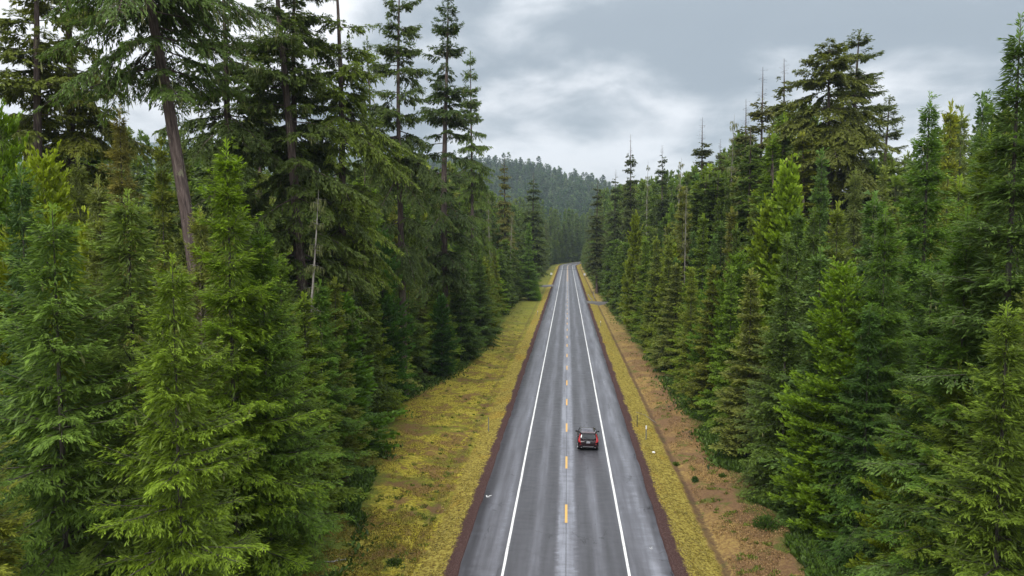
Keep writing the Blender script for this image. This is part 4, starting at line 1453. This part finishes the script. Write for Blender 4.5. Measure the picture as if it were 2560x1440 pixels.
    pl = MB().box((0, -2.31, 0.87), (0.31, 0.02, 0.155)).build('licence_plate', M_plate, car)
    ink = MB()
    for i in range(6):
        ink.box((-0.105 + i * 0.042, -2.3225, 0.865), (0.024, 0.003, 0.07))
    ink.build('plate_characters', M_plate_ink, pl)
    bp_ = MB()
    bp_.loft([[Vector((x_, -2.20 - 0.13 * (1 - (x_ / 0.95) ** 4), z_)) for x_ in np.linspace(-0.92, 0.92, 11)] + [Vector((x_, -2.1, z_)) for x_ in (0.90, -0.90)] for z_ in (0.52, 0.60, 0.74, 0.78)])
    bp_.build('rear_bumper', M_paint, car, smooth=False)
    MB().box((0, -2.30, 0.46), (1.10, 0.06, 0.14), Matrix.Rotation(R_(-14), 3, 'X')).build('skid_plate', M_black, car, bevel=0.02)
    MB().box((0, -2.345, 0.475), (0.92, 0.02, 0.045)).build('skid_strip', M_alu, car)
    for s in (-1, 1):
        MB().tube([(s * 0.62, -2.34, 0.40), (s * 0.62, -2.1, 0.40)], 0.045, 8).build('exhaust_pipe', M_alu, car)
        MB().box((s * 0.72, 2.18, 0.70), (0.28, 0.16, 0.12), Matrix.Rotation(R_(-s * 22), 3, 'Z')).build('headlight', M_plate, car, bevel=0.02)
    MB().box((0, 2.29, 0.58), (0.7, 0.04, 0.2)).build('grille', M_black, car)
    fin = MB()
    fin.add([(-0.02, -1.5, 1.655), (0.02, -1.5, 1.655), (0.02, -1.34, 1.66), (-0.02, -1.34, 1.66), (0, -1.51, 1.73)], [(0, 1, 4), (1, 2, 4), (2, 3, 4), (3, 0, 4), (0, 3, 2, 1)])
    fin.build('antenna_fin', M_black, car)
    # windscreen divider and glass roof panel
    return car


g_ = onground(1470, 1125)
build_car(g_.x, g_.y + 1.75)

# ------------------------------------------------------------------ roadside furniture
M_post = simple('dark_steel_post', (0.035, 0.035, 0.035), 0.7, var=0.3)
M_postg = simple('grey_steel_post', (0.22, 0.23, 0.24), 0.55, metal=0.5, var=0.2)
M_refl = simple('white_reflector', (0.82, 0.82, 0.82), 0.35)
M_signback = simple('sign_face', (0.62, 0.64, 0.65), 0.5, var=0.15)


def gz(x, y):
    return float(ground_z(np.array([x - float(cx(y))]), np.array([float(y)]))[0])


def post(x, y, h, mat, label, refl=False, grp='marker posts on the verges'):
    e = empty('marker_post', (x, y, gz(x, y)), rr_.uniform(-0.2, 0.2), label=label, cat='marker post', group=grp)
    b = MB()
    b.loft([[Vector((-0.045, -0.02, z)), Vector((-0.03, 0.02, z)), Vector((0.03, 0.02, z)), Vector((0.045, -0.02, z)), Vector((0.03, -0.028, z)), Vector((-0.03, -0.028, z))] for z in (-0.3, 0.4, 0.8, h)])
    b.build('post', mat, e)
    if refl:
        MB().box((0, -0.04, h - 0.14), (0.13, 0.016, 0.36)).build('reflector', M_refl, e, bevel=0.005)
    return e


post(7.30, 72.5, 1.25, M_post, 'dark bare steel post on the right moss slope ahead of the car')
post(7.75, 68.2, 1.35, M_postg, 'grey post topped with a white reflector beside the car', refl=True)
post(-7.95, 70.0, 1.45, M_postg, 'thin grey post on the left moss slope opposite the car')
post(-7.7, 182, 1.2, M_postg, 'distant grey post on the left slope before the far driveway', refl=True)
post(7.6, 160, 1.2, M_postg, 'distant white-topped post on the right slope before the driveway', refl=True)


def sign(x, y, w, h, top, label):
    e = empty('road_sign', (x, y, gz(x, y)), 0, label=label, cat='road sign', group='small signs at the far end of the road')
    b = MB()
    b.box((0, 0.03, top / 2 - 0.2), (0.07, 0.05, top + 0.4))
    b.build('post', M_postg, e)
    MB().box((0, -0.01, top - h / 2), (w, 0.02, h)).build('sign_panel', M_signback, e, bevel=0.004)


sign(-8.5, 372, 0.95, 1.05, 2.9, 'white square sign on a post on the left verge past the driveway')
sign(9.0, 372, 0.95, 1.05, 2.9, 'white square sign on a post on the right verge near the bend')

# two cables crossing the road on wooden poles
M_cable = simple('cable', (0.05, 0.05, 0.055), 0.6)
M_pole = simple('pole_wood', (0.10, 0.075, 0.055), 0.9, var=0.3)
for yq, zq, lb in ((322, 9.5, 'farther'), (306, 7.4, 'nearer')):
    xs_ = (-20, 17)
    for xq, nm in zip(xs_, ('left', 'right')):
        e = empty('utility_pole', (xq, yq, -0.2), 0, label='wooden pole hidden at the %s tree edge carrying the %s cable' % (nm, lb), cat='utility pole', group='poles of the road crossing')
        MB().tube([(0, 0, -0.5), (0, 0, zq + 0.9)], [0.16, 0.11], 8).build('pole', M_pole, e)
        MB().box((0, 0, zq + 0.45), (0.1, 1.2, 0.1)).build('crossarm', M_pole, e)
    pts = [(xs_[0] + (xs_[1] - xs_[0]) * i / 14, yq, zq + 0.25 - 0.9 * (1 - (2 * i / 14 - 1) ** 2)) for i in range(15)]
    MB().tube(pts, 0.035, 5).build('cable', M_cable, label='%s of the two thin cables strung across the far road' % lb, cat='cable', group='cables over the road')

# ------------------------------------------------------------------ ground cover
M_moss = foliage_mat('moss_tufts', far=[(0, (0.27, 0.215, 0.045)), (1, (0.27, 0.215, 0.045))], transl=0.15, hi=(1.75, 1.8, 2.1))
M_grass = foliage_mat('verge_grass', far=[(0, (0.2, 0.16, 0.03)), (1, (0.2, 0.16, 0.03))], transl=0.2, hi=(1.9, 1.8, 1.8))
M_dry = foliage_mat('dry_grass', far=[(0, (0.26, 0.16, 0.07)), (1, (0.26, 0.16, 0.07))], transl=0.2, hi=(1.7, 1.75, 1.8))
M_green = foliage_mat('green_undergrowth', far=[(0, (0.055, 0.10, 0.018)), (1, (0.055, 0.10, 0.018))], transl=0.25, hi=(2.0, 1.9, 1.4))
M_weed = foliage_mat('weed_leaves', far=[(0, (0.11, 0.145, 0.025)), (1, (0.11, 0.145, 0.025))], transl=0.25, hi=(1.9, 1.8, 1.4))
M_stone = simple('pale_stone', (0.42, 0.40, 0.37), 0.85, var=0.3)
M_cinderstone = simple('red_cinder', (0.11, 0.062, 0.055), 0.9, var=0.4)


def blades(name, seed, lat, y, h, w, mat, label, cat, spread=0.6, keepf=None):
    r = np.random.default_rng(seed)
    n = len(lat)
    z = ground_z(lat, y)
    P = np.stack([lat + cx(y), y, z - 0.02], 1)
    a = r.random(n) * 6.28
    D = norm(np.stack([r.normal(0, spread, n), r.normal(0, spread, n), np.ones(n)], 1))
    W = np.stack([np.cos(a), np.sin(a), 0 * a], 1)
    V, Fq = kites(P, D, W, h * r.uniform(0.5, 1.4, n), w * r.uniform(0.6, 1.4, n))
    link(name, make_mesh(name, V, Fq, mat, {'tint': np.repeat(r.random(n), 4)}), kind='stuff', label=label, cat=cat)


def ydist(r, n, a, b):
    """denser near the camera"""
    u = r.random(n)
    return 1.0 / (1.0 / a + (1.0 / b - 1.0 / a) * u)


r = np.random.default_rng(77)
n = 70000
y = ydist(r, n, 36, 190)
sd_ = np.where(r.random(n) < 0.5, -1, 1)
lat = sd_ * r.uniform(7.0, 9.2, n)
msk = fbm(lat * 2.2 + 5, y * 1.1, 3) > 0.48
blades('roadside_moss', 1, lat[msk], y[msk], 0.07, 0.12, M_moss, 'thick yellow moss on the banks on both sides of the road', 'moss', 1.4)
n = 60000
y = ydist(r, n, 36, 220)
lat = -(9.0 + r.random(n) * np.maximum(edge_left(y) - 8.2, 1))
msk = fbm(lat * 0.5 + 5, y * 0.4, 3) > 0.42
blades('verge_grass', 2, lat[msk], y[msk], 0.12, 0.07, M_grass, 'yellow and orange grass on the left verge', 'grass', 0.8)
y = ydist(r, n, 36, 220)
lat = 10.0 + r.random(n) * np.maximum(edge_right(y) - 9.6, 1)
msk = fbm(lat * 0.6 + 25, y * 0.4, 3) > 0.45
blades('dry_grass', 3, lat[msk], y[msk], 0.11, 0.07, M_dry, 'tan dry grass and litter on the right verge', 'grass', 0.9)
# green undergrowth along both tree edges
n = 50000
y = ydist(r, n, 36, 320)
right_ = r.random(n) < 0.6
off = r.normal(0, 0.9, n)
lat = np.where(right_, edge_right(y) + 0.2 + off, -(edge_left(y) + 0.3 + off))
msk = fbm(lat * 0.25 + 5, y * 0.16, 2) > np.where(right_, 0.44, 0.52)
blades('undergrowth', 4, lat[msk], y[msk], 0.42, 0.20, M_green, 'low green ferns and shrubs along the edges of the wood', 'undergrowth', 0.7)
# weedy tufts standing in the verges
r = np.random.default_rng(404)
nc = 330
cyy = ydist(r, nc, 36, 200)
lft = r.random(nc) < 0.55
cxx = np.where(lft, -(9.2 + r.random(nc) * np.maximum(edge_left(cyy) - 9.5, 0.5)), 10.2 + r.random(nc) * np.maximum(edge_right(cyy) - 10.2, 0.5))
per = 34
cr_ = r.uniform(0.10, 0.38, nc)
a_ = r.random((nc, per)) * 6.28
q_ = np.sqrt(r.random((nc, per))) * cr_[:, None]
blades('weeds', 6, (cxx[:, None] + q_ * np.cos(a_)).ravel(), (cyy[:, None] + q_ * np.sin(a_)).ravel(), 0.18, 0.070, M_weed,
       'scattered green weeds and grass tufts on both verges', 'weeds', 0.7)
# small stones on the cinder shoulders
n = 9000
y = ydist(r, n, 36, 120)
sd_ = np.where(r.random(n) < 0.55, -1, 1)
lat = sd_ * (6.25 + np.abs(r.normal(0, 0.45, n)))
z = ground_z(lat, y)
sz = r.uniform(0.015, 0.045, n)
O = np.array([(1, 0, 0), (-1, 0, 0), (0, 1, 0), (0, -1, 0), (0, 0, 0.9), (0, 0, -0.6)], float)
V = (np.stack([lat, y, z + 0.01], 1)[:, None] + O[None] * (sz[:, None, None] * r.uniform(0.6, 1.4, (n, 6, 1)))).reshape(-1, 3)
tri = np.array([(0, 2, 4), (2, 1, 4), (1, 3, 4), (3, 0, 4), (2, 0, 5), (1, 2, 5), (3, 1, 5), (0, 3, 5)])
link('cinder_gravel', make_mesh('cinder_gravel', V, (np.arange(n)[:, None, None] * 6 + tri[None]).reshape(-1, 3), M_cinderstone), kind='stuff',
     label='dark red cinder gravel along both edges of the asphalt', cat='gravel')


def bush(x, y, R, H, col, label, seed, name='bush', cat='shrub', grp=None):
    r = np.random.default_rng(seed)
    n = int(900 * R * H) + 300
    a = r.random(n) * 6.28
    ph = np.arccos(r.random(n))
    rad = r.random(n) ** 0.4 * (0.75 + 0.4 * fbm(a * 1.2 + seed, ph * 2, 2))
    P = np.stack([R * rad * np.cos(a) * np.sin(ph), R * rad * np.sin(a) * np.sin(ph), H * rad * np.cos(ph)], 1)
    D = norm(P + r.normal(0, 0.4, (n, 3)) + np.array([0, 0, 0.2]))
    W = norm(np.cross(D, r.normal(0, 1, (n, 3))))
    V, Fq = kites(P, D, W, r.uniform(0.10, 0.2, n), r.uniform(0.05, 0.11, n))
    e = empty(name, (x, y, gz(x, y)), 0, label=label, cat=cat, group=grp)
    o = link('foliage', make_mesh(name + '_leaves', V, Fq, M_leaf, {'tint': np.repeat(np.clip(rad * 0.5 + r.normal(0, 0.15, n), 0, 1), 4)}), e, kind='stuff')
    o.color = (*col, 1)
    b = MB()
    for i in range(6):
        an = i * 1.05
        b.tube([(0, 0, -0.1), (0.35 * R * math.cos(an), 0.35 * R * math.sin(an), H * 0.45), (0.6 * R * math.cos(an), 0.6 * R * math.sin(an), H * 0.75)], [0.02 * R + 0.01, 0.012 * R + 0.006, 0.006], 4)
    b.build('stem', M_bark_grey, e)


def gpt(u, v):
    p = onground(u, v, -0.35)
    return p.x, p.y


x_, y_ = gpt(1738, 1195)
bush(x_, y_, 0.26, 0.42, (0.04, 0.09, 0.018), 'lone little green shrub on the brown right verge', 1)
x_, y_ = gpt(1690, 1150)
bush(x_, y_, 0.30, 0.25, (0.08, 0.12, 0.015), 'small green clump at the ditch beside the car', 2)
x_, y_ = gpt(1806, 1190)
bush(x_, y_, 0.28, 0.18, (0.07, 0.11, 0.02), 'flat green tuft uphill of the lone little shrub', 3)
x_, y_ = gpt(1915, 1320)
bush(x_, y_, 0.9, 0.8, (0.055, 0.11, 0.018), 'low fern clump at the wood edge near the lower right', 4)
x_, y_ = gpt(1750, 1050)
bush(x_, y_, 1.3, 0.8, (0.060, 0.125, 0.018), 'bright fern patch at the foot of the second cedar', 5)
x_, y_ = gpt(1830, 1120)
bush(x_, y_, 1.5, 0.9, (0.045, 0.105, 0.025), 'broad green shrub below the silvery verge firs', 6)
x_, y_ = gpt(1238, 835)
bush(x_, y_, 1.6, 0.9, (0.070, 0.130, 0.020), 'green shrub at the left wood edge beyond the narrow dark cedar', 7)
x_, y_ = gpt(985, 1400)
bush(x_, y_, 0.5, 0.25, (0.06, 0.10, 0.016), 'small green clump in the moss at the bottom left of the road', 8)
p = at(1345, 640, 236)
bush(p.x - 1.5, 236, 2.6, 8.5, (0.150, 0.290, 0.030), 'light green leafy shrub standing out at the far left wood edge', 9, name='leafy_bush')
bush(p.x - 0.4, 231, 1.9, 4.0, (0.150, 0.290, 0.030), 'lower light green leafy shrub in front of the taller leafy one', 10, name='leafy_bush')

# litter, stones and fallen wood
x_, y_ = gpt(1634, 1130)
MB().loft([rr_ring(-0.02, -0.14, 0.12, 0.16, 0.06, 0.06), rr_ring(0.07, -0.10, 0.09, 0.12, 0.05, 0.05), rr_ring(0.10, -0.05, 0.05, 0.06, 0.03, 0.03)]).build(
    'stone', M_refl, smooth=True, label='whitish stone lying on the yellow moss right of the car', cat='stone')
bpy.data.objects['stone'].location = (x_, y_, gz(x_, y_) + 0.02)


def branch(pts, rad, label, cat='fallen branch', nm='fallen_branch'):
    P3 = []
    for (u, v) in pts:
        q = onground(u, v, -0.3)
        P3.append(Vector((q.x, q.y, gz(q.x, q.y) + rad + 0.03)))
    o = P3[0].copy()
    b = MB()
    b.tube([p - o for p in P3], [rad * (1 - 0.6 * i / len(P3)) for i in range(len(P3))], 6)
    m_ = P3[len(P3) // 2] - o
    b.tube([m_, m_ + Vector((0.25, 0.35, 0.08))], [rad * 0.5, rad * 0.2], 5)
    ob = b.build(nm, M_dead, label=label, cat=cat)
    ob.location = o
    return ob


branch([(802, 1412), (835, 1408), (866, 1398)], 0.05, 'pale fallen branch on the grass under the left firs at the bottom')
branch([(1470, 738), (1478, 748), (1484, 760)], 0.16, 'dark log lying in the right ditch near the driveway')
branch([(1483, 728), (1487, 742)], 0.13, 'shorter log beside the dark log near the driveway')
branch([(1590, 1030), (1612, 1032), (1640, 1046)], 0.035, 'thin dark line across the right moss slope by the bare post')  # stick-shaped stand-in for a dark gully line on the slope

# worn paint scuffs on the shoulders
for (u, v, w, l_, lb) in ((1217, 1243, 0.17, 0.45, 'left'), (1628, 1370, 0.09, 0.16, 'right')):
    q = onground(u, v)
    r = np.random.default_rng(int(u))
    b = MB()
    for i in range(7):
        ax, ay = q.x + r.normal(0, w * 0.6), q.y + r.normal(0, l_ * 0.4)
        k_ = 7
        b.add([(ax + w * 0.35 * math.cos(6.28 * j / k_) * r.uniform(0.4, 1.2), ay + l_ * 0.22 * math.sin(6.28 * j / k_) * r.uniform(0.4, 1.2), 0.004 + 0.0006 * i) for j in range(k_)], [tuple(range(k_))])
    b.build('paint_scuff', M_white, road)

# ------------------------------------------------------------------ haze
mh = bpy.data.materials.new('haze')
mh.use_nodes = True
th = mh.node_tree
th.nodes.clear()
pv = nd(th, 'ShaderNodeVolumePrincipled')
pv.inputs['Color'].default_value = (0.72, 0.85, 0.98, 1)
pv.inputs['Density'].default_value = 0.00011
ho = nd(th, 'ShaderNodeOutputMaterial')
th.links.new(pv.outputs[0], ho.inputs['Volume'])
MB().box((-200, 2200, 310), (8200, 4900, 630)).build('haze', mh, kind='stuff')
